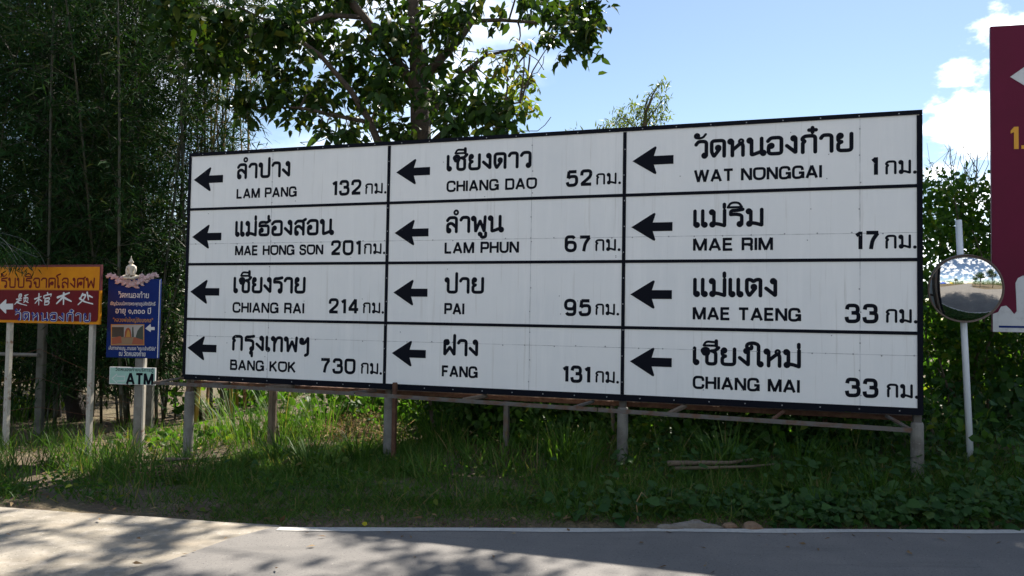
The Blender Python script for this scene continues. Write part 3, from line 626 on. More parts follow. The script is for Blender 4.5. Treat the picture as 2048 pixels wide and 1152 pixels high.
smalltext('ณ วัดหนองก๋าย', 238, 291, 711.5, 7.5, M['white'], 'place_line', sg, pl)
q = lambda px, py: pl.uv(px, py)
b = MB(); b.prism([q(*p) for p in ((291, 657), (301, 648), (302, 654), (309.5, 654), (309.5, 660), (302, 660), (301.5, 664))], -.005, -.0006); b.build('arrow', M['white'], sg)
pm = [mat('photo_floor', (.24, .16, .09), .5), mat('photo_dark', (.04, .035, .03), .5), mat('photo_red', (.28, .07, .03), .5), mat('photo_gold', (.42, .22, .04), .5), mat('photo_sky', (.34, .34, .34), .5), mat('photo_tree', (.03, .045, .035), .5), M['goldtext']]
b = MB()
def pr(i, y, *pts): b.mi = i; b.prism([q(*p) for p in pts], y, -.0004)
pr(6, -.0020, (222, 648.5), (288.5, 648.5), (288.5, 690.5), (222, 690.5))
pr(4, -.0026, (224, 650), (287, 650), (287, 689), (224, 689)); pr(1, -.0032, (224, 654), (248, 654), (248, 676), (224, 676)); pr(0, -.0034, (224, 674), (287, 674), (287, 689), (224, 689))
pr(2, -.0038, (224, 676), (242, 672), (244, 686), (224, 689)); pr(2, -.0038, (268, 674), (287, 680), (287, 689), (264, 688))
pr(5, -.0036, (271, 676), (275, 662), (281, 654), (286.5, 651), (286.5, 680)); pr(5, -.0036, (264, 674), (265, 654), (267, 654), (268, 674))
pr(2, -.0042, (249, 676), (250, 664), (253, 657), (257, 655), (261, 659), (263, 668), (263, 676)); pr(3, -.0048, (252, 674), (254, 665), (256, 660), (258, 660), (260, 665), (261, 674))
pr(0, -.0046, (246, 689), (248, 675), (262, 675), (264, 689))
b.mi = 0; b.build('picture', pm, sg)
# lotus flowers and the seated figure as thick cut-outs fixed in front of the board
b = MB(); rr = random.Random(5)
s1 = abs(q(267, 560)[0] - q(266, 560)[0])
def petal(cx, cz, an, L, wv, y):
    d = np.array([math.cos(an), math.sin(an)]); n_ = np.array([-d[1], d[0]]); c = np.array([cx, cz])
    pts = [c - n_ * wv * .35, c + d * L * .45 - n_ * wv, c + d * L * .8 - n_ * wv * .5, c + d * L, c + d * L * .8 + n_ * wv * .5, c + d * L * .45 + n_ * wv, c + n_ * wv * .35]
    k = len(b.v); b.add([(p[0], y, p[1]) for p in pts] + [(c[0] + d[0] * L * .5, y - .012, c[1] + d[1] * L * .5)], [(i, i + 1, 7) for i in range(6)] + [(6, 0, 7)])
for (fx, fy_, sz) in ((222, 552, 9), (231, 555, 9), (243, 563, 12), (255, 566, 10), (267, 570, 14), (281, 566, 11), (290, 561, 10), (301, 554, 9), (311, 551, 9), (248, 556, 8), (286, 553, 8), (296, 556, 8)):
    cx, cz = q(fx, fy_)
    for k in range(11):
        an = math.radians(-15 + k * 21 + rr.uniform(-8, 8)); petal(cx, cz - .01, an, sz * s1 * rr.uniform(.75, 1.05), sz * s1 * .22, -.012 - .002 * k)
    b.ball((cx, -.02, cz), (sz * s1 * .35, .018, sz * s1 * .25), 8)
b.build('lotus_flowers', M['pink'], sg)
b = MB(); cx, cz = q(266, 560); k = s1
def E3(px, py, rx, ry, d=.5): c = q(px, py); b.ball((c[0], -.035, c[1]), (rx * k, rx * k * d + .008, ry * k), 12)
E3(265.5, 524.5, 3.6, 4.6); E3(265.5, 519.6, 2.2, 2.2); E3(265.5, 530, 2.0, 3, .8)
c0 = q(265.5, 517.5); b.tube([(c0[0], -.035, c0[1] - .006), (c0[0], -.035, c0[1] + .035)], [.010, .001], 8)
c = q(265.8, 541); b.lathe([(6.0 * k, -8 * k), (5.2 * k, -4 * k), (5.8 * k, 2 * k), (7.3 * k, 7 * k), (6.6 * k, 9 * k), (3 * k, 11 * k)], (c[0], -.035, c[1]), (0, 0, 1), 14, True)
for sx in (-1, 1):
    p = [q(265.8 + sx * 7.3, 533.5), q(265.8 + sx * 9, 541), q(265.8 + sx * 7.6, 549), q(265.8 + sx * 2.5, 551)]
    b.tube([(p[0][0], -.035, p[0][1]), (p[1][0], -.04, p[1][1]), (p[2][0], -.055, p[2][1]), (p[3][0], -.085, p[3][1])], [2.2 * k, 2.0 * k, 1.7 * k, 1.5 * k], 8)
    p = [q(265.8 + sx * 4, 552), q(265.8 + sx * 14, 554), q(265.8 + sx * 8, 557), q(265.8 - sx * 5, 556.5)]
    b.tube([(p[0][0], -.035, p[0][1]), (p[1][0], -.05, p[1][1]), (p[2][0], -.09, p[2][1]), (p[3][0], -.09, p[3][1])], [3.4 * k, 3.2 * k, 2.8 * k, 2 * k], 8)
for sx in (-1, 1): E3(265.5 + sx * 3.7, 525, .9, 2.2, .8)
E3(265.5, 525.5, .8, 1.5, 3.4)
b.build('seated_figure', M['stone'], sg, smooth=True)
xp = pl.uv(273, 800)[0]; b = MB(); b.bbox((xp - .062, .031, pl.gz(xp) - .25), (xp + .052, .13, zt - .1), .006); b.build('post', M['concrete'], sg)
b = MB(); b.bbox((xp + .054, .034, pl.gz(xp) - .25), (xp + .078, .09, zb + .05), .003); b.build('sunlit_edge', M['palepost'], sg)  # pale strip painting the sunlit right edge of the post
sg2 = empty('cash_machine_sign', pl.o, 'small pale green ATM sign with outlined arrow fixed to the post below the blue notice', 'sign', rz=pl.yaw)
x0, zt = pl.uv(219, 733.5); x1, zb = pl.uv(309.5, 770.5)
b = MB(); b.box((x0, .004, zb), (x1, .026, zt)); b.build('board', M['white'], sg2)
b = MB(); b.box((x0 + .01, .0015, zb + .01), (x1 - .01, .0035, zt - .01)); b.build('green_field', M['atm'], sg2)
smalltext('วัดหนองก๋ายบริการตู้', 231, 307, 741.5, 5, M['navy'], 'small_lettering', sg2, pl, -.001)
u0, u1, v0, h = pl.fit(251, 306.5, 768, 22); lettering('ATM', u0, u1, v0, h, .0005, sg2, M['navy'], 'large_lettering', .11, .26, False)
b = MB(); pts = [q(*p) for p in ((224, 757), (234, 748), (234, 752.5), (249, 752.5), (249, 762), (234, 762), (234, 766.5), (224, 757))]; b.ribbon(pts, .006, .0005); b.build('arrow', M['white'], sg2)

# ------------------------------------------------------------------ plum sign on the right, mirror
pl = Plane(1985, 664, 8.3, -.22)
sg = empty('plum_sign', pl.o, 'tall plum red sign board with grey arrow, amber number and torn lower edge', 'sign', rz=pl.yaw)
zt = pl.uv(1978, 53)[1]; zb = 0.0; wd = 2.6
b = MB(); b.bbox((0, 0, zb), (wd, .04, zt), .004); b.build('board', M['bigmaroon'], sg)
z1 = lambda py: pl.uv(1986, py)[1]; xx = lambda px: pl.uv(px, 600)[0]
edge = [(.003, z1(628)), (xx(1996), z1(624)), (xx(2002), z1(613)), (xx(2012), z1(611)), (xx(2020), z1(618)), (xx(2028), z1(628)), (xx(2033), z1(622)), (xx(2032), z1(590)), (xx(2031), z1(566)), (xx(2036), z1(556)), (xx(2046), z1(551)), (.42, z1(556)), (.55, z1(585)), (.8, z1(560)), (1.2, z1(600)), (1.7, z1(570)), (2.2, z1(610)), (2.59, z1(600))]
b = MB(); b.prism([(.003, .003), (2.59, .003)] + edge[::-1], -.004, -.0006); b.build('torn_lower_edge', M['torn'], sg)
b = MB(); b.box((xx(1997), -.006, z1(655)), (2.5, -.0046, z1(651))); b.build('blue_stripe', M['blue'], sg)
a0 = pl.uv(2020, 154); b = MB(); b.prism([a0, (a0[0] + .30, a0[1] + .22), (a0[0] + .30, a0[1] + .09), (a0[0] + .95, a0[1] + .09), (a0[0] + .95, a0[1] - .09), (a0[0] + .30, a0[1] - .09), (a0[0] + .30, a0[1] - .22)], -.005, -.0006); b.build('arrow', M['torn'], sg)
p0 = pl.uv(2021, 254); p1 = pl.uv(2037, 298); hh = p0[1] - p1[1]; x0 = p0[0]; wv = p1[0] - p0[0]
b = MB(); b.prism([(x0 + wv * .42, p1[1]), (x0 + wv, p1[1]), (x0 + wv, p0[1]), (x0 + wv * .45, p0[1]), (x0, p0[1] - hh * .17), (x0, p0[1] - hh * .30), (x0 + wv * .42, p0[1] - hh * .24)], -.005, -.0006)
b.prism([(x0 + wv * 1.35, p1[1]), (x0 + wv * 1.85, p1[1]), (x0 + wv * 1.85, p1[1] + wv * .5), (x0 + wv * 1.35, p1[1] + wv * .5)], -.005, -.0006); b.build('number', M['amber'], sg)
for x in (.55, 2.1):
    b = MB(); b.bbox((x - .06, .041, pl.gz(x, .1) - .3), (x + .06, .16, zt - .2), .006); b.build('post', M['steel'], sg)

D = 7.55
pb = at(1942, 912, D); pb[2] = gz(pb[0], pb[1]); pt = at(1917, 440, D)
mr = empty('traffic_mirror', pb, 'round convex traffic mirror with brown rim on a leaning white pole', 'mirror')
b = MB(); n = 9; ax = pt - pb
b.tube([ax * -.08, ax * .5, ax], [.031, .030, .030], 14); pole = b.build('pole', M['whitepole'], mr)
pole.data.polygons.foreach_set('use_smooth', [len(p.vertices) == 4 for p in pole.data.polygons])
mc = at(1931, 578, D - .14) - pb; nrm = np.array([-.33, -1, -.13]); nrm /= np.linalg.norm(nrm)
Rm = 66 / FPX * D; RC = 0.62
b = MB(); prof = [(r, (math.sqrt(RC ** 2 - r * r) - math.sqrt(RC ** 2 - Rm ** 2))) for r in np.linspace(.0008, Rm * .985, 18)]
b.lathe(prof, mc, nrm, 56); b.build('mirror_face', M['mirror'], mr, smooth=True)
b = MB(); b.lathe([(Rm * .975, .006), (Rm * .99, .016), (Rm * 1.005, .014), (Rm * 1.012, .0), (Rm * 1.0, -.03), (Rm * .8, -.055), (Rm * .3, -.07), (.001, -.072)], mc, nrm, 48); b.build('rim', M['rim'], mr, smooth=True)
b = MB(); up = np.array([0, 0, 1.0]); sd = np.cross(nrm, up); sd /= np.linalg.norm(sd)
arc = [mc + (sd * math.cos(a) + up * math.sin(a)) * Rm * 1.02 for a in np.linspace(math.radians(25), math.radians(155), 20)]
vs = [p for p in arc] + [p + nrm * .07 * math.sin(math.pi * i / 19) for i, p in enumerate(arc)] + [p + up * .004 + nrm * .07 * math.sin(math.pi * i / 19) for i, p in enumerate(arc)] + [p + up * .006 for p in arc]
b.add(vs, [(k * 20 + i, k * 20 + i + 1, (k + 1) * 20 + i + 1, (k + 1) * 20 + i) for k in range(3) for i in range(19)]); b.build('visor', M['rim'], mr, smooth=True)
b = MB()
for dz in (-.08, .08):
    t = (mc[2] + dz) / ax[2]; p = ax * t; b.tube([p + [-.045, -.03, 0], p + [.045, -.03, 0], p + [.045, .035, 0], p + [-.045, .035, 0], p + [-.045, -.03, 0]], .006, 6)
b.tube([mc - nrm * .06, ax * (mc[2] / ax[2])], .02, 8); b.build('bracket', M['steel'], mr)
# ------------------------------------------------------------------ vegetation
VARIANTS = {}
def frames(n, dirs=None): pass

def branchy(P0, P1, sag=0.0, n=6, wob=.08):
    P0 = np.array(P0, float); P1 = np.array(P1, float); L = np.linalg.norm(P1 - P0); pts = []
    off = rng.normal(size=3) * wob * L
    for i in range(n):
        t = i / (n - 1); pts.append(P0 + (P1 - P0) * t + off * math.sin(math.pi * t) + np.array([0, 0, sag * math.sin(math.pi * t)]))
    return pts

# --- the broad-leaved tree behind the board
TD = 12.0
def tp(px, py, dy=0): return at(px, py, TD + dy)
root = at(905, 800, TD); root[2] = gz(root[0], root[1])
tree = empty('broadleaf_tree', root, 'large broad-leaved tree rising behind the white billboard', 'tree')
limbs = [
 ([root - [0, 0, .3], root + [0, 0, .5], tp(880, 600), tp(856, 430), tp(842, 300), tp(838, 165), tp(830, 70), tp(822, -60), tp(835, -250, .2), tp(810, -420, .3)], [.32, .24, .20, .175, .165, .15, .095, .085, .06, .03]),
 ([tp(838, 185), tp(805, 140, -.1), tp(770, 90, -.3), tp(728, 35, -.5), tp(690, -10, -.7), tp(610, -120, -1), tp(520, -260, -1.2)], [.10, .085, .075, .065, .06, .045, .02]),
 ([tp(842, 160), tp(880, 118, .1), tp(918, 78, .2), tp(950, 30, .2), tp(978, -30, .3), tp(1050, -170, .4), tp(1090, -330, .5)], [.09, .075, .07, .06, .055, .04, .02]),
 ([tp(856, 430), tp(800, 355, -.3), tp(762, 300, -.5), tp(738, 240, -.6), tp(700, 180, -.7), tp(640, 110, -.9), tp(570, 60, -1.1), tp(470, 10, -1.3)], [.085, .072, .062, .054, .044, .034, .024, .012]),
 ([tp(945, 42, .2), tp(1000, 40, .2), tp(1070, 45, .3), tp(1140, 35, .3), tp(1185, 40, .4)], [.035, .03, .025, .018, .008]),
 ([tp(850, 250), tp(910, 160, .5), tp(970, 112, .6), tp(1030, 98, .7), tp(1060, 110, .8)], [.05, .04, .03, .02, .006]),
 ([tp(848, 300), tp(920, 235, -.4), tp(980, 215, -.5), tp(1040, 205, -.6)], [.05, .04, .03, .01]),
 ([tp(740, 245, -.6), tp(690, 235, -.7), tp(600, 215, -.8), tp(510, 215, -.9)], [.035, .03, .02, .008]),
 ([tp(728, 35, -.5), tp(660, 30, -.8), tp(560, 60, -1.0), tp(460, 80, -1.2), tp(390, 90, -1.3)], [.04, .035, .03, .02, .01]),
]
tb = MB(); skel = []
for pts, rd in limbs:
    tb.tube([np.array(p) - root for p in pts], rd, 9 if rd[0] > .1 else 7, wob=.08)
    for a, c in zip(pts[:-1], pts[1:]):
        for t in np.linspace(0, 1, 5): skel.append(np.array(a) * (1 - t) + np.array(c) * t)
skel = np.array(skel); skel = skel[skel[:, 2] > 3.2]
tb.build('trunk', M['bark'], tree, smooth=True)
cl = [(365, 20, 50, 60, 1), (400, 80, 45, 55, 1), (455, 30, 55, 55, 1), (470, 100, 55, 45, 1), (540, 60, 55, 55, 1), (430, 130, 40, 30, .9), (540, 130, 50, 40, .9), (505, 185, 42, 30, .9), (490, 222, 24, 22, .8), (555, 205, 42, 28, 1), (600, 235, 35, 20, .9), (615, 190, 40, 30, .8), (655, 215, 35, 28, .9), (655, 268, 30, 16, .7), (700, 262, 35, 22, .8), (600, 20, 60, 45, .9), (620, 80, 45, 40, .8), (600, 130, 40, 32, .6), (665, 50, 40, 40, .7), (690, 130, 45, 42, .9), (660, 165, 35, 30, .8), (735, 170, 40, 42, 1), (745, 215, 40, 35, 1), (740, 80, 35, 40, .6), (790, 50, 40, 45, .8), (790, 120, 32, 40, .8), (790, 195, 42, 45, 1), (805, 250, 40, 30, .9), (770, 270, 40, 18, .9), (870, 30, 45, 50, .9), (880, 110, 40, 40, .9), (870, 190, 40, 50, 1), (905, 245, 45, 32, 1.1), (920, 180, 45, 40, 1), (955, 225, 40, 40, 1), (985, 255, 40, 18, .9), (975, 190, 40, 30, .9), (1000, 220, 32, 25, .7), (940, 130, 30, 25, .5), (905, 20, 40, 30, .6), (1000, 25, 30, 25, .5), (1095, 20, 45, 30, .9), (1140, 50, 45, 40, 1.1), (1165, 95, 32, 30, .8), (1180, 40, 30, 35, 1), (1110, 75, 32, 26, .7), (1160, 5, 40, 25, .9), (750, 0, 50, 30, .7), (690, 5, 40, 25, .6), (830, 5, 40, 30, .7), (1060, 5, 35, 25, .6)]
yl = [(1000, 130, 28, 22, .7), (1030, 110, 26, 20, .6), (985, 165, 24, 20, .5), (1040, 150, 30, 24, .7), (1065, 165, 22, 14, .7), (1020, 190, 28, 26, .8), (1050, 200, 22, 26, .6), (1040, 235, 26, 20, .7), (1015, 255, 26, 12, .7), (1045, 85, 24, 22, .5), (975, 110, 20, 18, .4), (880, 15, 30, 20, .4), (905, 60, 25, 20, .4)]
leafC = []; leafX = []; leafL = []; ylC = []; ylX = []; ylL = []; twigs = MB()
SD = np.array(sdir)
def shades(c):
    for g, r_ in (((-1.95, 8.5, .0), .95), ((-4.2, 8.3, -.2), .8), ((-3.0, 8.2, -.1), .5)):
        d = np.array(c) - g
        if c[2] > 6.7 and np.linalg.norm(d - SD * (d @ SD)) < r_: return True
    return False
def cluster(c, rad, n, C_, X_, L_, size, twig_n=4, conn=True):
    c = np.array(c)
    if shades(c): return
    if conn:
        k = np.argmin(np.linalg.norm(skel - c, axis=1)); base = skel[k]
        if np.linalg.norm(base - c) > .15: twigs.tube([p - root for p in branchy(base, c, .08, 5, .08)], [.018, .014, .011, .008, .006], 5, cap=False)
    ends = []
    for t in range(twig_n):
        e_ = c + rng.normal(size=3) * rad * .75; ends.append(e_)
        twigs.tube([p - root for p in branchy(c, e_, .0, 4, .1)], [.007, .005, .004, .003], 4, cap=False)
    ends = np.array(ends)
    n = int(n); k = rng.randint(0, twig_n, n); t = rng.rand(n, 1) ** .6
    base = c + (ends[k] - c) * t + rng.normal(size=(n, 3)) * rad * .35
    d = rng.normal(size=(n, 3)); d[:, 2] = d[:, 2] * .5 - .75
    C_.append(base); X_.append(d); L_.append(size * rng.uniform(.65, 1.2, n))
for lst, CC, XX, LL, sz in ((cl, leafC, leafX, leafL, .20), (yl, ylC, ylX, ylL, .15)):
    for (x, y, rx, ry, dn) in lst:
        dep = TD + rng.uniform(-1.3, 1.2) + (-.8 if x < 620 else 0)
        f = dep / FPX; area = math.pi * rx * ry
        cluster(at(x, y, dep), np.array([rx * f, max(rx, ry) * f * 1.0, ry * f]), area / 40 * dn * (1.0 if sz > .16 else 1.2), CC, XX, LL, sz)
for k in range(46):                                    # the crown goes on above the picture
    a = rng.rand() * 6.28; r_ = 3.6 * math.sqrt(rng.rand()); zz = rng.uniform(6.9, 11.2); sc_ = 1 - .4 * max(0, (zz - 9) / 2.4)
    p = np.array([root[0] - 1.0 + r_ * 1.1 * sc_ * math.cos(a), TD + r_ * .8 * sc_ * math.sin(a), zz])
    cluster(p, np.array([.5, .5, .4]), 110, leafC, leafX, leafL, .185, 4)
for k in range(5):
    p = np.array([rng.uniform(1.0, 3.6), rng.uniform(11.0, 12.6), rng.uniform(8.0, 9.6)])
    cluster(p, np.array([.5, .5, .4]), 150, leafC, leafX, leafL, .20, 4)
twigs.build('twigs', M['bark'], tree)
def mk(C, X, L, wr, tpl='broad', up=None):
    C = np.concatenate(C); X = np.concatenate(X); L = np.concatenate(L)
    U = rng.normal(size=C.shape) * .7 + [0, 0, 1.0]
    return cloud(tpl, C, X, U, L, L * wr)
v, i_, t_ = mk([c - root for c in leafC], leafX, leafL, .46); link('crown', cloud_mesh('crown', [(v, i_, t_)]), M['leaf'], tree)
v, i_, t_ = mk([c - root for c in ylC], ylX, ylL, .44); link('young_leaves', cloud_mesh('young_leaves', [(v, i_, t_)]), M['lightleaf'], tree)
# a few hanging tendrils
b = MB()
for pts in ([(905, 100), (960, 105), (1010, 100), (1050, 104), (1075, 120), (1088, 140)], [(1060, 150), (1075, 145), (1086, 128), (1088, 112)], [(1030, 262), (1075, 262), (1090, 250), (1102, 234)], [(610, 290), (600, 285), (640, 282), (668, 270)], [(690, 275), (705, 255), (712, 235)]):
    b.tube([tp(*p) - root for p in pts], .006, 4, cap=False)
b.build('tendril', M['twig'], tree)

# --- bamboo: culm variants, each with its own leaf sprays; clumps share them
def make_culm(H, r, lean, leaves, low, name, m, droop=1.0, seed=0, leafy=None):
    st = np.random.RandomState(seed); n = int(H / .38); az = st.rand() * 6.28
    pts = []; rad = []
    for i in range(n + 1):
        t = i / n; off = lean * t ** 1.6 + .5 * max(0, t - .7) ** 2 * droop * 6
        wob = .06 * math.sin(t * 9 + seed)
        pts.append(np.array([math.cos(az) * off + wob, math.sin(az) * off, H * t * (1 - .04 * t)])); rad.append(r * (1 - .85 * t ** 1.4))
    b = MB(); pp = []; rd = []
    for i in range(len(pts)):
        if 0 < i < len(pts) - 1:
            d = (pts[i + 1] - pts[i]) * .03; pp += [pts[i] - d, pts[i], pts[i] + d]; rd += [rad[i], rad[i] * 1.18, rad[i]]
        else: pp.append(pts[i]); rd.append(rad[i])
    b.tube(pp, rd, 7)
    C = []; X = []; L = []
    for i in range(2, len(pts)):
        z = pts[i][2]
        if z < low and st.rand() > .25: continue
        for k in range(st.randint(2, 5)):
            a = st.rand() * 6.28; bl = st.uniform(.45, 1.25) * (1 - .4 * i / len(pts)); p0 = pts[i]
            d = np.array([math.cos(a), math.sin(a), st.uniform(.1, .9)]); d /= np.linalg.norm(d)
            p1 = p0 + d * bl * .55; p2 = p1 + (d + [0, 0, -.8]) * bl * .5
            b.tube([p0, p1, p2], [.005, .004, .002], 3, cap=False)
            q_ = int(leaves * .72)
            t = st.rand(q_, 1) * .9 + .1
            base = np.where(t < .5, p0 + (p1 - p0) * t * 2, p1 + (p2 - p1) * (t - .5) * 2) + st.normal(size=(q_, 3)) * .09
            dd = st.normal(size=(q_, 3)) * .7 + d * .7 + [0, 0, -.75]
            C.append(base); X.append(dd); L.append(st.uniform(.13, .27, q_))
    C = np.concatenate(C); X = np.concatenate(X); L = np.concatenate(L)
    U = st.normal(size=C.shape) + [0, 0, .6]
    cu = b.mesh('culm'); cu.materials.append(m); cu.polygons.foreach_set('use_smooth', np.ones(len(cu.polygons), bool))
    le = cloud_mesh('leaf_spray', [cloud('diamond', C, X, U, L, L * .118)]); le.materials.append(M['bamboo'])
    return cu, le
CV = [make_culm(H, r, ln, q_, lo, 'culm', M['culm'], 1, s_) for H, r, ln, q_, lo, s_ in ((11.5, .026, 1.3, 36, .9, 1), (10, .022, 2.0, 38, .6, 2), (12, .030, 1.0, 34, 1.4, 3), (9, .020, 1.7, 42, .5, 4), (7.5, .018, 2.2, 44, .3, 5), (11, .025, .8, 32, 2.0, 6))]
BARE = [make_culm(H, r, ln, q_, lo, 'culm', m_, .3, s_) for H, r, ln, q_, lo, m_, s_ in ((8.5, .034, .25, 4, 2.4, M['culm'], 11), (8, .036, .2, 3, 3.0, M['culmgold'], 12), (9, .030, .35, 5, 2.0, M['culm'], 13), (7.5, .030, .3, 4, 2.6, M['culmtan'], 14))]
def clump(px, y, n, spread, label, kinds, group='bamboo clumps along the left side', seed=0, up=1.0, ang=None):
    st = random.Random(seed); p = at(px, 700, y); p[2] = gz(p[0], p[1]) - .1
    c = empty('bamboo_clump', p, label, 'bamboo', group)
    for k in range(n):
        cu, le = st.choice(kinds)
        o = bpy.data.objects.new('culm', cu); COL.objects.link(o); o.parent = c
        a = st.random() * 6.28; r_ = spread * math.sqrt(st.random())
        o.location = (r_ * math.cos(a), r_ * .8 * math.sin(a), 0); o.rotation_euler = (st.uniform(-.08, .08), st.uniform(-.08, .08), st.random() * 6.28)
        s_ = st.uniform(.82, 1.12) * up; o.scale = (s_, s_, s_)
        l = bpy.data.objects.new('leaf_spray', le); COL.objects.link(l); l.parent = o
    return c
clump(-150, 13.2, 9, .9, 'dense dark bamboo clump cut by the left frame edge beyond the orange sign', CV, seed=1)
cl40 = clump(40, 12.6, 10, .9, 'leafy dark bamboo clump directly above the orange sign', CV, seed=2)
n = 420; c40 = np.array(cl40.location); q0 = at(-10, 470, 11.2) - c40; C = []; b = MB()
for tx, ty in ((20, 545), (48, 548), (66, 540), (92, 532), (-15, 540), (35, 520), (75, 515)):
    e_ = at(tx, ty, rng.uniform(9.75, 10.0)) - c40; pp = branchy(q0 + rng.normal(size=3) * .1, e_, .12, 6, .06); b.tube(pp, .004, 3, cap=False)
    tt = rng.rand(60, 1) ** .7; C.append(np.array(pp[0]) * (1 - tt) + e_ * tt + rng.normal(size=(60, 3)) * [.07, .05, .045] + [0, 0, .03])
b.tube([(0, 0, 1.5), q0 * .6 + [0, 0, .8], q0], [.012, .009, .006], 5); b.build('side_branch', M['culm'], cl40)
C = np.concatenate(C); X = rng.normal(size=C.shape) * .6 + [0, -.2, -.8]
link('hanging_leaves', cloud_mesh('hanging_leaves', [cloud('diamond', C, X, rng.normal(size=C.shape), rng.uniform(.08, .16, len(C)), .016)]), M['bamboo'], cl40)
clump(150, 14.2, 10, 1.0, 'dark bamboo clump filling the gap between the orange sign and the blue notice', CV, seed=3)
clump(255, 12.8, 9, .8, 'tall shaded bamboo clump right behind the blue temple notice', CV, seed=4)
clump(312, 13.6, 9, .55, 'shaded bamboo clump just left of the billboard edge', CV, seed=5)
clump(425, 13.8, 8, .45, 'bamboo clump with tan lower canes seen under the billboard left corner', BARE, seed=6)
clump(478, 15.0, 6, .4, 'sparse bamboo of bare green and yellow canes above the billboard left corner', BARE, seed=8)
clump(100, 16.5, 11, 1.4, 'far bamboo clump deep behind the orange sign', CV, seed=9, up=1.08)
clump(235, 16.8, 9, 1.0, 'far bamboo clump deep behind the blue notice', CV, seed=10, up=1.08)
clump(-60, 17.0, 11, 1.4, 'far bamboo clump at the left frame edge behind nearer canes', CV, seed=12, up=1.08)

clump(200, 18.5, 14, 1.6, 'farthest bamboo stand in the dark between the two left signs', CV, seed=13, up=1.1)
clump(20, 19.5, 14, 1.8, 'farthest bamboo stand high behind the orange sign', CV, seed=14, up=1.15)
# dark trunks among the bamboo
def trunk_tree(pts, rads, label, lv, seed):
    o0 = np.array(pts[0]); t = empty('shade_tree', o0, label, 'tree', None)
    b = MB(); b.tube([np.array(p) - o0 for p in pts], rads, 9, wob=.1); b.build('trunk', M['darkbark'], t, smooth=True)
    st = np.random.RandomState(seed); top = np.array(pts[-1]) - o0; C = top + st.normal(size=(lv, 3)) * [1.0, .9, 1.2] + [0, 0, .9]
    X = st.normal(size=(lv, 3)); X[:, 2] = X[:, 2] * .5 - .5
    link('crown', cloud_mesh('crown', [cloud('diamond', C, X, st.normal(size=(lv, 3)) * .6 + [0, 0, 1], st.uniform(.1, .2, lv), .022)]), M['bamboo'], t)
    bb = MB()
    for k in range(12): bb.tube(branchy(top * .8, top + st.normal(size=3) * [.9, .8, .9], .1, 5), [.04, .03, .02, .014, .006], 5, cap=False)
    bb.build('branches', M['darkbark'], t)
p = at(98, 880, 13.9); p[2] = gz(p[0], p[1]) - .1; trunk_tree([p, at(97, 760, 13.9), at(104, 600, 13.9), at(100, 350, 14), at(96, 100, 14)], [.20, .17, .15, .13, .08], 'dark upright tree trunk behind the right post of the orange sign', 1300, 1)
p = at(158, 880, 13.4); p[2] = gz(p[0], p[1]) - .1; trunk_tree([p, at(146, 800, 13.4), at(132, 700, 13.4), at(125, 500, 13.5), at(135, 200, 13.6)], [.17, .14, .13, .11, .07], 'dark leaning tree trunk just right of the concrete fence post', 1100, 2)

# slender bamboo-like top far behind the board
b = MB(); o0 = at(1290, 600, 26); o0[2] = gz(o0[0], o0[1]); ft = empty('feathery_tree', o0, 'small feathery tree top peeking over the billboard under open sky', 'tree')
FA = lambda x, y: at(x, y, 26) - o0
b.tube([np.array([0, 0, -.2]), FA(1288, 420), FA(1285, 280), FA(1292, 225), FA(1305, 190), FA(1322, 163)], [.14, .12, .08, .05, .03, .008], 7)
C = []; X = []; L = []
for (x, y, rx, ry, n) in ((1225, 246, 20, 10, 70), (1240, 228, 16, 14, 80), (1262, 240, 20, 16, 120), (1275, 212, 16, 10, 60), (1300, 240, 26, 14, 110), (1290, 222, 20, 12, 70), (1312, 210, 20, 12, 80), (1318, 180, 14, 10, 50), (1325, 166, 14, 6, 36), (1330, 196, 10, 8, 30), (1325, 230, 16, 14, 60), (1296, 192, 10, 8, 24), (1210, 256, 14, 6, 30), (1140, 262, 20, 4, 20), (1250, 262, 50, 10, 160)):
    n = int(n * .85); c = FA(x, y); b.tube(branchy(FA(1288, min(300, y + 60)), c, .1, 5, .06), [.03, .025, .018, .012, .006], 4, cap=False)
    f = 26 / FPX; C.append(c + rng.normal(size=(n, 3)) * [rx * f * .6, rx * f * .6, ry * f * .6]); d = rng.normal(size=(n, 3)); d[:, 2] -= .7; X.append(d); L.append(rng.uniform(.12, .28, n))
b.build('trunk', M['twig'], ft); C = np.concatenate(C); X = np.concatenate(X); L = np.concatenate(L)
link('crown', cloud_mesh('crown', [cloud('diamond', C, X, rng.normal(size=C.shape) + [0, 0, .6], L, L * .26)]), leafmat('feathery_leaf', (.05, .085, .03), (.09, .13, .045), None, .4), ft)

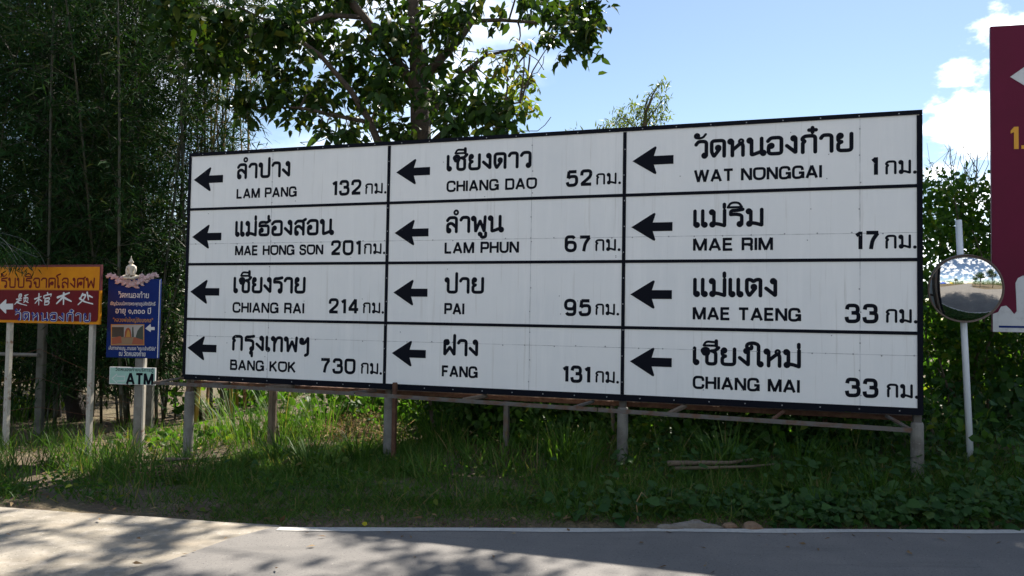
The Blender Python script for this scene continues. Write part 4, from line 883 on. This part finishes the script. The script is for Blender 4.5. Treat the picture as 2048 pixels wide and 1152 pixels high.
# vine thicket at the right, behind mirror and plum sign
def heap(name, label, cat, blobs, m, size, wr, tpl='heart', stems=0, kind=None, origin=None, dens=1.0, shell=.45):
    o0 = np.array(origin if origin is not None else blobs[0][:3]); Cs = []; Xs = []; Ls = []
    for (x, y, z, rx, ry, rz) in blobs:
        n = int(dens * 2.2 * (rx * ry + ry * rz + rx * rz) / (size * size * wr))
        d = rv(n); rr_ = (1 - shell * rng.rand(n, 1) ** 1.5) * (1 + .14 * rng.normal(size=(n, 1)))
        p = d * rr_ * [rx, ry, rz]; nn = d + rng.normal(size=(n, 3)) * .55
        xx_ = rng.normal(size=(n, 3)) * .8 + d * .3 + [0, 0, -.75]
        c = p + [x, y, z]; ok = c[:, 2] > gz(c[:, 0], c[:, 1])
        Cs.append((c - o0)[ok]); Xs.append(np.concatenate([xx_[ok], nn[ok]], 1)); Ls.append((size * rng.uniform(.6, 1.3, n))[ok])
    C = np.concatenate(Cs); XU = np.concatenate(Xs); L = np.concatenate(Ls)
    me = cloud_mesh('foliage', [cloud(tpl, C, XU[:, :3], XU[:, 3:], L, L * wr)])
    if kind: return tag(link(name, me, m, loc=o0), label, cat, kind=kind)
    t = empty(name, o0, label, cat); link('foliage', me, m, t)
    if stems:
        b = MB()
        for k in range(stems):
            bl = blobs[rng.randint(len(blobs))]; e_ = np.array(bl[:3]) + rng.normal(size=3) * np.array(bl[3:]) * .5; s_ = np.array([bl[0] + rng.normal() * .3, bl[1] + rng.normal() * .3, 0]); s_[2] = gz(s_[0], s_[1]) - .1
            b.tube([p - o0 for p in branchy(s_, e_, .1, 6, .1)], [.022, .02, .016, .012, .009, .005], 5, cap=False)
        b.build('stems', M['twig'], t)
    return t
def B(px, py, y, rx, ry, rz): p = at(px, py, y); return (p[0], p[1], p[2], rx, ry, rz)
heap('vine_thicket', 'sunlit tangle of climbing vine filling the gap between billboard and plum sign', 'vines',
     [B(1865, 420, 10.6, .45, .5, .55), B(1915, 410, 10.9, .5, .5, .5), B(1965, 440, 10.8, .5, .5, .6), B(1880, 520, 10.3, .5, .5, .6), B(1945, 520, 10.6, .5, .5, .6), B(1860, 620, 10.0, .45, .5, .6), B(1920, 640, 10.2, .5, .5, .6), B(1985, 620, 10.6, .5, .5, .7), B(2040, 560, 11, .7, .6, 1.0), B(1900, 720, 9.8, .5, .4, .45), B(1990, 720, 9.9, .6, .5, .5), B(2080, 720, 10, .8, .6, .7)], M['vine'], .085, .62, 'broad', stems=26, dens=1.6)
heap('creeper_mound', 'low dark creeper mound under the plum sign', 'creeper', [B(1990, 820, 9.0, .55, .5, .4), B(2070, 830, 8.9, .7, .6, .5), B(1920, 850, 8.8, .5, .5, .3), B(2160, 800, 9.2, .9, .8, .7), B(1890, 800, 9.6, .4, .5, .4)], M['cover'], .09, .9, stems=8, dens=.8)
# bare twiggy shrub over it
o0 = at(1910, 600, 11.6); bs = empty('bare_shrub', o0, 'bare leafless twigs sticking up above the vine beside the plum sign', 'shrub'); b = MB()
for k in range(13):
    e_ = at(1850 + k * 10 + rng.uniform(-14, 14), rng.uniform(285, 390), 11.6 + rng.uniform(-.5, .5)) - o0; mid = e_ * .6 + rng.normal(size=3) * .12
    b.tube(branchy(rng.normal(size=3) * .12, e_, .1, 6, .06), [.016, .012, .009, .006, .004, .002], 4, cap=False)
    for j in range(5): b.tube(branchy(e_ * rng.uniform(.55, .95), e_ + rng.normal(size=3) * [.26, .26, .16], 0, 4, .2), [.006, .005, .004, .002], 3, cap=False)
b.tube([(0, 0, float(gz(o0[0], o0[1])) - o0[2] - .1), (0, 0, 0)], .06, 6); b.build('branches', M['twig'], bs)

# undergrowth beneath and behind the board
und = []
for k in range(70):
    t = rng.rand(); yy = rng.uniform(.5, 3.4); p = bo + bd * (t * 10.0 - 1.2) + bn * yy; hz = rng.uniform(.18, .48) * (1.0 if t > .33 else .55)
    if .15 < t < .5 and yy < 2.1: continue
    und.append((p[0], p[1], float(gz(p[0], p[1])) + hz * .8, rng.uniform(.35, .7), .4, hz))
heap('undergrowth', None, None, und, M['vine'], .095, .62, 'broad', kind='stuff', dens=.55)
bk = []
for k in range(60):
    x = rng.uniform(-6, 9); y = rng.uniform(13.5, 18) if x < 2.5 else rng.uniform(11.5, 16); hz = rng.uniform(.6, 1.3); bk.append((x, y, float(gz(x, y)) + hz * .6, rng.uniform(.6, 1.1), .7, hz))
dk = []
for k in range(56):
    t = rng.uniform(.34, .97); yy = rng.uniform(1.0, 2.3); p = bo + bd * (t * BW) + bn * yy; hz = rng.uniform(.45, .7)
    for z_ in (.3, 1.0, 1.7): dk.append((p[0] + rng.normal() * .1, p[1], float(gz(p[0], p[1])) + z_ + rng.uniform(0, .4), rng.uniform(.4, .65), .35, hz))
heap('creeper_sun_block', None, None, dk, M['cover'], .085, .7, 'broad', kind='stuff', dens=.8)  # creeper; its unseen upper layers are added to block sun under the board
for k in range(44):
    t = rng.uniform(-.06, .36); yy = rng.uniform(2.8, 6.0); p = bo + bd * (t * BW) + bn * yy; hz = rng.uniform(.45, .95); bk.append((p[0], p[1], float(gz(p[0], p[1])) + hz * .6, rng.uniform(.35, .7), .4, hz))
heap('thicket', None, None, bk, M['vine'], .15, .7, 'heart', kind='stuff', dens=.5)
heap('sunlit_bush', 'bright sunlit green bush seen beneath the orange sign', 'bush', [B(30, 700, 14.5, .7, .5, .45), B(60, 690, 14.8, .6, .5, .5), B(20, 790, 14.2, .8, .5, .5), B(75, 780, 14.4, .5, .4, .5), B(-60, 730, 14.5, .9, .6, .7)], M['lightleaf'], .12, .5, 'broad', stems=12, dens=.7)
# far wood all round as one mass
fw = []
for k in range(150):
    a = k / 150 * 6.283; r_ = rng.uniform(55, 90)
    if abs(math.sin(a) - 1) < .25: r_ += 10
    x, y = r_ * math.cos(a), r_ * math.sin(a)
    if y < -20 and -11 < x < 5: continue
    if y > 0 and .0 < x / y < .75: hz = rng.uniform(1.2, 2.4)
    else: hz = rng.uniform(2.5, 6.0)
    fw.append((x, y, hz * .7, rng.uniform(2.5, 5), rng.uniform(2.5, 4), hz))
heap('distant_wood', None, None, fw, M['vine'], .8, .7, 'heart', kind='stuff', dens=1.0, origin=(0, 0, 0))

# grass and ground cover on the verge
def verge_pts(n, x0, x1, y0, y1):
    x = rng.uniform(x0, x1, n); y = rng.uniform(y0, y1, n); return x, y
def edge_all(x): return np.where(x < -1.75, 6.42 - .58 * ss(-3.6, -1.75, x), edge_y(x))
parts = []
def blades(n, x0, x1, y0, y1, hl, hh, wd, lean=.5, mask=None):
    x, y = verge_pts(n, x0, x1, y0, y1); ok = y > edge_all(x) + .02 + .10 * rng.rand(n) + .10 * np.maximum(0, np.sin(x * 2.1) * np.sin(x * .9 + 1))
    if mask is not None: ok &= mask(x, y)
    x, y = x[ok], y[ok]; n = len(x); z = gz(x, y); d = rng.normal(size=(n, 3)) * lean; d[:, 2] = 1
    h = rng.uniform(hl, hh, n) * np.clip((y - edge_all(x)) * 1.2 + .35, .35, 1)
    u = rng.normal(size=(n, 3)) * [1, 1, .2]
    parts.append(cloud('blade', np.stack([x, y, z - .01], 1), d, u, h, np.full(n, wd)))
def patch(f, thr, off=0): return lambda x, y: (np.sin(x * f + off) * np.sin(y * f * 1.3 + off * 2) + .5 * np.sin(x * f * 2.7 + y * f * 1.9)) > thr
blades(26000, -8, 8, 5.9, 8.2, .05, .14, .006, .8, lambda x, y: (x > -3.2) | (patch(2.3, .35, 4)(x, y)))
blades(20000, -2.4, 8, 5.85, 6.7, .04, .13, .006, .9)
blades(16000, -8, 8, 6.4, 9.6, .10, .28, .009, .55, lambda x, y: patch(2.1, -.1)(x, y) & ~((x > -2.8) & (x < -1.2) & (y > 8.3)))
blades(9000, -7, 7, 7.2, 11.5, .2, .5, .011, .4, lambda x, y: patch(1.7, .0, 1)(x, y) & ~((x > -3.3) & (x < -.9) & (y < 9.7)))
blades(11000, -3.4, -.8, 7.9, 9.9, .06, .22, .008, .7)
blades(12000, .3, 8, 5.95, 7.6, .10, .30, .007, .6)
blades(7000, -9, -2, 8.5, 12.5, .08, .3, .009, .6, patch(1.9, -.1, 5))
tag(link('grass', cloud_mesh('grass', parts), M['grass']), kind='stuff')
# creeping broad leaves
n = 11000; x, y = verge_pts(n, -3, 9, 6.0, 10.5); wgt = np.clip((x - .4) / 2.2, 0, 1) * (.45 + .55 * (patch(1.9, -.25, 2)(x, y))); ok = (rng.rand(n) < wgt) & (y > edge_all(x) + .05) & ~((x > 1.05) & (x < 2.05) & (y < 6.25)); x, y = x[ok], y[ok]; n = len(x)
z = gz(x, y) + rng.uniform(.04, .2, n) * np.clip((y - edge_all(x)) * 1.5 + .2, .2, 1.5); d = rng.normal(size=(n, 3)) * [1, 1, .25] + [0, -.35, -.2]; L = rng.uniform(.035, .10, n)
me = cloud_mesh('cover', [cloud('heart', np.stack([x, y, z], 1), d, rng.normal(size=(n, 3)) * .35 + [0, -.25, 1], L, L * .95)]); tag(link('creeping_ground_cover', me, M['cover']), kind='stuff')
n = 4200; x, y = verge_pts(n, .2, 8, 5.9, 6.75); ok = (y > edge_all(x) + .03 + .12 * np.maximum(0, np.sin(x * 2.3)) * (x < 1.4)) & (rng.rand(n) < np.clip((x - .3) / 1.2, .1, 1)); x, y = x[ok], y[ok]; n = len(x)
ok = ~((x > 1.05) & (x < 2.05) & (y < 6.2 + .05 * np.sin(x * 9))); x, y = x[ok], y[ok]; n = len(x); L = rng.uniform(.025, .11, n) * rng.uniform(.6, 1.1, n); me = cloud_mesh('edge', [cloud('heart', np.stack([x, y, gz(x, y) + .03 + rng.uniform(.0, .13, n)], 1), rng.normal(size=(n, 3)) * [1, 1, .3] + [0, -.4, -.2], rng.normal(size=(n, 3)) * .4 + [0, -.3, 1], L, L * .9)]); tag(link('edge_creeper', me, M['cover']), kind='stuff')
n = 7000; x, y = verge_pts(n, -7, 2, 6.3, 9.5); ok = (y > edge_all(x) + .1) & patch(2.6, .1, 3)(x, y); x, y = x[ok], y[ok]; n = len(x)
L = rng.uniform(.03, .07, n); me = cloud_mesh('weeds', [cloud('broad', np.stack([x, y, gz(x, y) + rng.uniform(.02, .14, n)], 1), rng.normal(size=(n, 3)) * [1, 1, .4], rng.normal(size=(n, 3)) * .4 + [0, -.2, 1], L, L * .6)]); tag(link('low_weeds', me, M['vine']), kind='stuff')
# dead leaves and straw
n = 5200; x, y = verge_pts(n, -9, 8, 5.8, 14); dd = y - edge_all(x)
ok = (dd > .0) & ((dd < .35) | (y > 9.5) | (x < -3.4)) ; x, y = x[ok], y[ok]; n = len(x); L = rng.uniform(.03, .10, n)
me = cloud_mesh('litter', [cloud('diamond', np.stack([x, y, gz(x, y) + .012 + rng.rand(n) * .02], 1), rng.normal(size=(n, 3)) * [1, 1, .15], rng.normal(size=(n, 3)) * .3 + [0, 0, 1], L, L * rng.uniform(.15, .5, n))]); tag(link('leaf_litter', me, M['dry']), kind='stuff')
n = 2600; u_ = rng.uniform(.5, 2.6, n); w_ = rng.uniform(.9, 4.2, n); P_ = bo[None] + bd[None] * u_[:, None] + bn[None] * w_[:, None]; ok = np.sin(u_ * 3 + w_ * 2) + .6 * np.sin(w_ * 4.1) > -.2; P_ = P_[ok]; n = len(P_)
P_[:, 2] = gz(P_[:, 0], P_[:, 1]) + rng.uniform(0, .16, n); L = rng.uniform(.12, .38, n)
tag(link('dry_straw', cloud_mesh('dry_straw', [cloud('blade', P_, rng.normal(size=(n, 3)) * [1, 1, .35] + [0, 0, .15], rng.normal(size=(n, 3)) * .4 + [0, 0, 1], L, np.full(n, .012))]), M['dry']), kind='stuff')
n = 420; x, y = verge_pts(n, -7, 6, 4.6, 6.5); ok = (y < edge_all(x)) & (rng.rand(n) < np.exp(-(edge_all(x) - y) * 2.2)); x, y = x[ok], y[ok]; n = len(x); L = rng.uniform(.02, .07, n)
tag(link('blown_leaves', cloud_mesh('blown', [cloud('diamond', np.stack([x, y, np.full(n, .012)], 1), rng.normal(size=(n, 3)) * [1, 1, .1], rng.normal(size=(n, 3)) * .25 + [0, 0, 1], L, L * rng.uniform(.2, .5, n))]), M['dry']), kind='stuff')
# tall grass tufts that stand out
def tuft(px, py, y, n, h, label, spread=.14, m='grass'):
    p = at(px, py, y); p[2] = gz(p[0], p[1]); t = empty('grass_tuft', p, label, 'grass tuft', 'tall grass tufts')
    a = rng.rand(n) * 6.28; r_ = spread * np.sqrt(rng.rand(n)); C = np.stack([r_ * np.cos(a), r_ * np.sin(a), np.full(n, -.02)], 1)
    out = np.stack([np.cos(a), np.sin(a), np.zeros(n)], 1); d = out * rng.uniform(.1, .55, (n, 1)) + [0, 0, 1] + rng.normal(size=(n, 3)) * .1
    link('blades', cloud_mesh('blades', [cloud('blade', C, d, -out * .4 + [0, 0, 1] , h * rng.uniform(.5, 1.15, n), np.full(n, .012))]), M[m], t)
tuft(622, 925, 8.6, 120, .50, 'bright tall grass tuft in the sun patch left of the rusty support', .16)
tuft(560, 905, 9.2, 90, .5, 'arching grass tuft under the BANG KOK cell')
tuft(720, 900, 8.9, 90, .48, 'grass tuft around the foot of the second concrete post')
tuft(880, 870, 9.6, 120, .7, 'sunlit tall grass tuft between rusty support and thin steel post', .25)
tuft(1130, 890, 8.2, 120, .62, 'long dark grass tuft left of the third concrete post', .2)
tuft(1170, 925, 7.7, 90, .5, 'drooping grass tuft in front of the third concrete post')
tuft(1450, 885, 7.6, 110, .55, 'dark grass tuft beneath the CHIANG MAI cell', .2)
tuft(1600, 880, 7.5, 90, .5, 'grass tuft beneath the 33 of the lowest right cell', .2)
tuft(1640, 990, 6.6, 100, .30, 'short fine grass tuft near the road at the right', .2)
tuft(1750, 960, 6.9, 110, .34, 'fine grass tuft in front of the rightmost concrete post', .25)
tuft(40, 850, 13.5, 160, .75, 'sunlit long grass tuft at the left edge behind the orange sign posts', .5)
tuft(640, 935, 8.35, 130, .34, 'sunlit tuft of bright arching grass nearest the road in the sun patch', .24)
tuft(590, 950, 8.2, 120, .26, 'low sunlit grass tuft at the left of the sun patch', .24)
tuft(470, 870, 11.0, 80, .9, 'tall reeds behind the gap left of the first wooden rear post', .35)
tuft(650, 860, 11.2, 90, .9, 'tall reeds behind the board left of the rusty support', .4)
tuft(505, 880, 10.4, 60, .8, 'tall reedy grass behind the board near its left end', .3)
tuft(560, 870, 10.8, 70, .9, 'tall reedy grass behind the board under the BANG KOK lettering', .3)
def weed(px, py, y, n, s_, h, label, m='cover'):
    p = at(px, py, y); p[2] = gz(p[0], p[1]); t = empty('leafy_weed', p, label, 'weed', 'broad-leaved weeds')
    b = MB(); C = []; X = []
    for k in range(n):
        a = rng.rand() * 6.28; e_ = np.array([math.cos(a) * .14, math.sin(a) * .14, h * rng.uniform(.5, 1)]); b.tube([(0, 0, -.02), e_ * [.4, .4, .7], e_], .004, 4, cap=False); C.append(e_); X.append([math.cos(a), math.sin(a), -.3])
    b.build('stems', M['vine'], t); n = len(C)
    link('leaves', cloud_mesh('leaves', [cloud('heart', np.array(C), np.array(X), rng.normal(size=(n, 3)) * .3 + [0, -.3, 1], np.full(n, s_) * rng.uniform(.7, 1.2, n), np.full(n, s_ * .9))]), M[m], t)
weed(1570, 1000, 6.45, 7, .17, .22, 'pale broad-leaved weed on the verge below the CHIANG MAI lettering')
weed(1640, 1010, 6.4, 6, .12, .14, 'small pale weed right of the larger pale weed')
weed(1100, 1005, 6.5, 6, .11, .12, 'flat yellowing weed near the road below the third post')
weed(665, 945, 8.2, 12, .07, .3, 'bright nettle-like weed in the sun patch', 'lightleaf')
weed(630, 965, 8.0, 16, .07, .2, 'leafy bright weed at the front of the sun patch', 'lightleaf')
weed(600, 935, 8.3, 14, .075, .26, 'second nettle-like weed at the left of the sun patch', 'lightleaf')
weed(480, 935, 8.4, 9, .06, .25, 'thin weed on the lit grass left of the first post')
weed(1900, 985, 6.7, 9, .14, .2, 'broad creeper leaves below the mirror pole')

# ------------------------------------------------------------------ fence, debris
fp = [(213, 790, 11.4), (78, 760, 12.6), (-60, 760, 13.4)]
o0 = at(213, 880, 11.4); o0[2] = gz(o0[0], o0[1]); fe = empty('wire_fence', o0, 'old wire fence of pale concrete posts behind the orange sign', 'fence')
tops = []
for px, py, y in ((86, 640, 11.9), (-90, 700, 11.9), (300, 760, 12.2)):
    p = at(px, py, y); g = float(gz(p[0], p[1])); q_ = p - o0; b = MB(); b.bbox((q_[0] - .055, q_[1] - .05, g - o0[2] - .2), (q_[0] + .055, q_[1] + .05, q_[2]), .01); b.build('post', M['fencepost'], fe); tops.append((q_, g - o0[2]))
(qa, ga), (qb, gb), (qc, gc) = tops
for k, f in enumerate((.25, .5, .75)):
    for (s_, gs), (e_, ge) in ((tops[1], tops[0]), (tops[0], tops[2])):
        b = MB(); a0 = np.array([s_[0], s_[1] - .056, gs + (s_[2] - gs) * f]); a1 = np.array([e_[0], e_[1] - .056, ge + (e_[2] - ge) * f]); b.tube([a0, (a0 + a1) / 2 - [0, 0, .04], a1], .004, 4); b.build('wire', M['rust'], fe)
b = MB(); p0 = at(-70, 706, 11.8) - o0; p1 = at(76, 710, 11.8) - o0; b.tube([p0, p1], .028, 8); b.build('rail', M['concrete'], fe)
# branches lying in the grass, brush heap, rubble
def stick(name, pts, r_, label, cat, m='wood'):
    pts = [np.array(p) for p in pts]
    for p in pts: p[2] = gz(p[0], p[1]) + r_ + .15
    b = MB(); n = len(pts); b.tube([p - pts[0] for p in pts], [r_ * (1 - .5 * i / (n - 1)) for i in range(n)], 7, wob=.2); tag(b.build(name, M[m], None, pts[0], True), label, cat)
stick('fallen_branch', [at(1335, 932, 7.35), at(1400, 935, 7.32), at(1455, 932, 7.3), at(1505, 924, 7.4)], .026, 'pale fallen branch lying in the creeper below the third and fourth posts', 'branch')
stick('fallen_branch', [at(1350, 938, 7.2), at(1430, 940, 7.18), at(1500, 936, 7.2), at(1560, 928, 7.3)], .018, 'thinner fallen branch lying in front of the pale one', 'branch', 'twig')
stick('fallen_branch', [at(330, 935, 8.5), at(350, 926, 8.5), at(378, 921, 8.55)], .025, 'short broken branch on the dry brush by the first concrete post', 'branch')
o0 = at(345, 938, 8.4); o0[2] = gz(o0[0], o0[1]); b = MB()
for k in range(46):
    a = rng.rand() * 6.28; c = rng.normal(size=3) * [.16, .12, 0] + [0, 0, rng.uniform(.02, .12)]; d = np.array([math.cos(a), math.sin(a) * .6, rng.uniform(-.1, .25)]) * rng.uniform(.08, .22); b.tube([c - d, c + rng.normal(size=3) * .015, c + d], .005, 4)
tag(b.build('brush_heap', M['clay'], None, o0), 'small heap of dry brown brush beside the first concrete post', 'brush')
def lump(name, px, py, y, r3, label, cat, m, seed):
    st = np.random.RandomState(seed); b = MB(); p = at(px, py, y); p[2] = max(0.0, float(gz(p[0], p[1]))) + r3[2] * .02; b.ball((0, 0, 0), r3, 14)
    b.v = [tuple(np.array(v) * (1 + .16 * math.sin(v[0] * 40 + seed) + .12 * math.sin(v[1] * 55 + v[2] * 70 + seed * 2) + st.normal() * .05)) for v in b.v]
    tag(b.build(name, M[m], None, p), label, cat)
lump('rubble', 1390, 1051, 6.02, (.17, .06, .05), 'long grey lump of broken kerb at the road edge', 'rubble', 'rock', 1)
lump('rubble', 1340, 1053, 5.98, (.09, .045, .035), 'small pale rubble lump left of the grey broken kerb', 'rubble', 'rock', 4)
lump('earth_clod', 1505, 1053, 6.02, (.10, .05, .04), 'reddish earth clod at the road edge right of the grey rubble', 'earth', 'clay', 2)
lump('earth_clod', 1462, 1052, 6.04, (.06, .04, .03), 'small brown clod between the grey rubble and the reddish clod', 'earth', 'clay', 3)
p = at(735, 1043, 5.95); p[2] = gz(p[0], p[1]) + .03
me = cloud_mesh('fallen_leaf', [cloud('broad', np.zeros((1, 3)), np.array([[-1, .2, .25]]), np.array([[0, -.8, .6]]), .05, .032)]); tag(link('fallen_leaf', me, M['yellowleaf'], None, p), 'single bright yellow leaf on the grass edge by the road', 'leaf')
# dead bent stalks by the verge
for px, py, tx, ty, y, lb in ((300, 935, 315, 905, 8.2, 'thin dry stalk arching above the grass near the blue notice post'), (1277, 1040, 1283, 985, 6.15, 'single dry grass stalk standing at the road edge below the third post')):
    p = at(px, py, y); p[2] = gz(p[0], p[1]); e_ = at(tx, ty, y) - p; b = MB(); b.tube([(0, 0, -.02), e_ * .5 + [-.03, 0, .03], e_, e_ + [.05, 0, -.04]], [.005, .004, .003, .001], 5); tag(b.build('dry_stalk', M['culmtan'], None, p), lb, 'stalk')

# ------------------------------------------------------------------ what the mirror looks back at
def pole_(x, y, label):
    t = empty('utility_pole', (x, y, gz(x, y)), label, 'pole', 'utility poles along the side road'); b = MB(); b.tube([(0, 0, -.3), (0, 0, 9)], [.15, .09], 8); b.build('mast', M['concrete'], t)
    b = MB(); b.box((-.9, -.05, 8.2), (.9, .05, 8.32)); b.build('cross_arm', M['concrete'], t)
pole_(-10.6, -22, 'nearer concrete utility pole by the side road in the mirror'); pole_(-10.8, -48, 'farther concrete utility pole by the side road in the mirror')
def tent(x, y, m, label):
    t = empty('market_tent', (x, y, gz(x, y)), label, 'tent', 'market tents across the road'); b = MB(); b.add([(-1.6, -1.6, 2.2), (1.6, -1.6, 2.2), (1.6, 1.6, 2.2), (-1.6, 1.6, 2.2), (0, 0, 3.1)], [(0, 1, 4), (1, 2, 4), (2, 3, 4), (3, 0, 4)])
    b.add([(sx * 1.6, sy * 1.6, z) for z in (2.2, 1.9) for sx, sy in ((-1, -1), (1, -1), (1, 1), (-1, 1))], [(i, (i + 1) % 4, 4 + (i + 1) % 4, 4 + i) for i in range(4)]); b.build('canopy', M[m], t)
    for sx in (-1.55, 1.55):
        for sy in (-1.55, 1.55): b = MB(); b.tube([(sx, sy, 0), (sx, sy, 2.2)], .03, 6); b.build('leg', M['steel'], t)
tent(-12.5, -9, 'tentblue', 'blue canopy tent seen in the mirror'); tent(-13.5, -15, 'tentwhite', 'white canopy tent seen in the mirror'); tent(-14, -20.5, 'tentyellow', 'yellow canopy tent seen in the mirror')

def roadside_tree(x, y, h, r, label, seed, flat=.26, ncl=26, lo=.5):
    st = np.random.RandomState(seed); g = float(gz(x, y)); t = empty('roadside_tree', (x, y, g), label, 'tree'); b = MB()
    top = np.array([st.normal() * .3, st.normal() * .3, h * .7]); b.tube(branchy((0, 0, -.2), top, 0, 7, .03), [.26, .22, .2, .18, .15, .12, .08], 9, wob=.1); b.build('trunk', M['darkbark'], t, smooth=True)
    C = []; bb = MB()
    for k in range(ncl):
        c = np.array([0, 0, h * .72]) + rv(1)[0] * [r * .75, r * .75, h * flat] * st.uniform(.5, 1); bb.tube(branchy(top * st.uniform(lo, 1), c, .1, 5, .06), [.08, .06, .045, .03, .012], 5, cap=False)
        C.append(c + st.normal(size=(170, 3)) * [.55, .55, .4])
    bb.build('branches', M['darkbark'], t); C = np.concatenate(C); C = C[C[:, 2] > h * .60]; n = len(C); X = st.normal(size=(n, 3)); X[:, 2] -= .6
    link('crown', cloud_mesh('crown', [cloud('broad', C, X, st.normal(size=(n, 3)) * .7 + [0, 0, 1], st.uniform(.2, .36, n), .13)]), M['leaf'], t)
roadside_tree(9.0, 12.9, 13.9, 5.9, 'tall roadside tree whose crown reaches over the plum sign', 12, .055, 66, .92)
roadside_tree(8.5, -9, 8, 3.2, 'added shading tree across the road nearest the viewer on the right', 1)  # this and next two added behind the viewer to cut sky light on signs
roadside_tree(15, -7, 9, 3.6, 'added shading tree across the road farther right', 2)
roadside_tree(-17, -3, 9, 3.6, 'added shading tree across the road at the far left', 3)
roadside_tree(-15, -32, 9, 3.8, 'roadside tree beyond the market tents', 4)
roadside_tree(7.5, -24, 9, 3.8, 'roadside tree farther along the side road', 5)
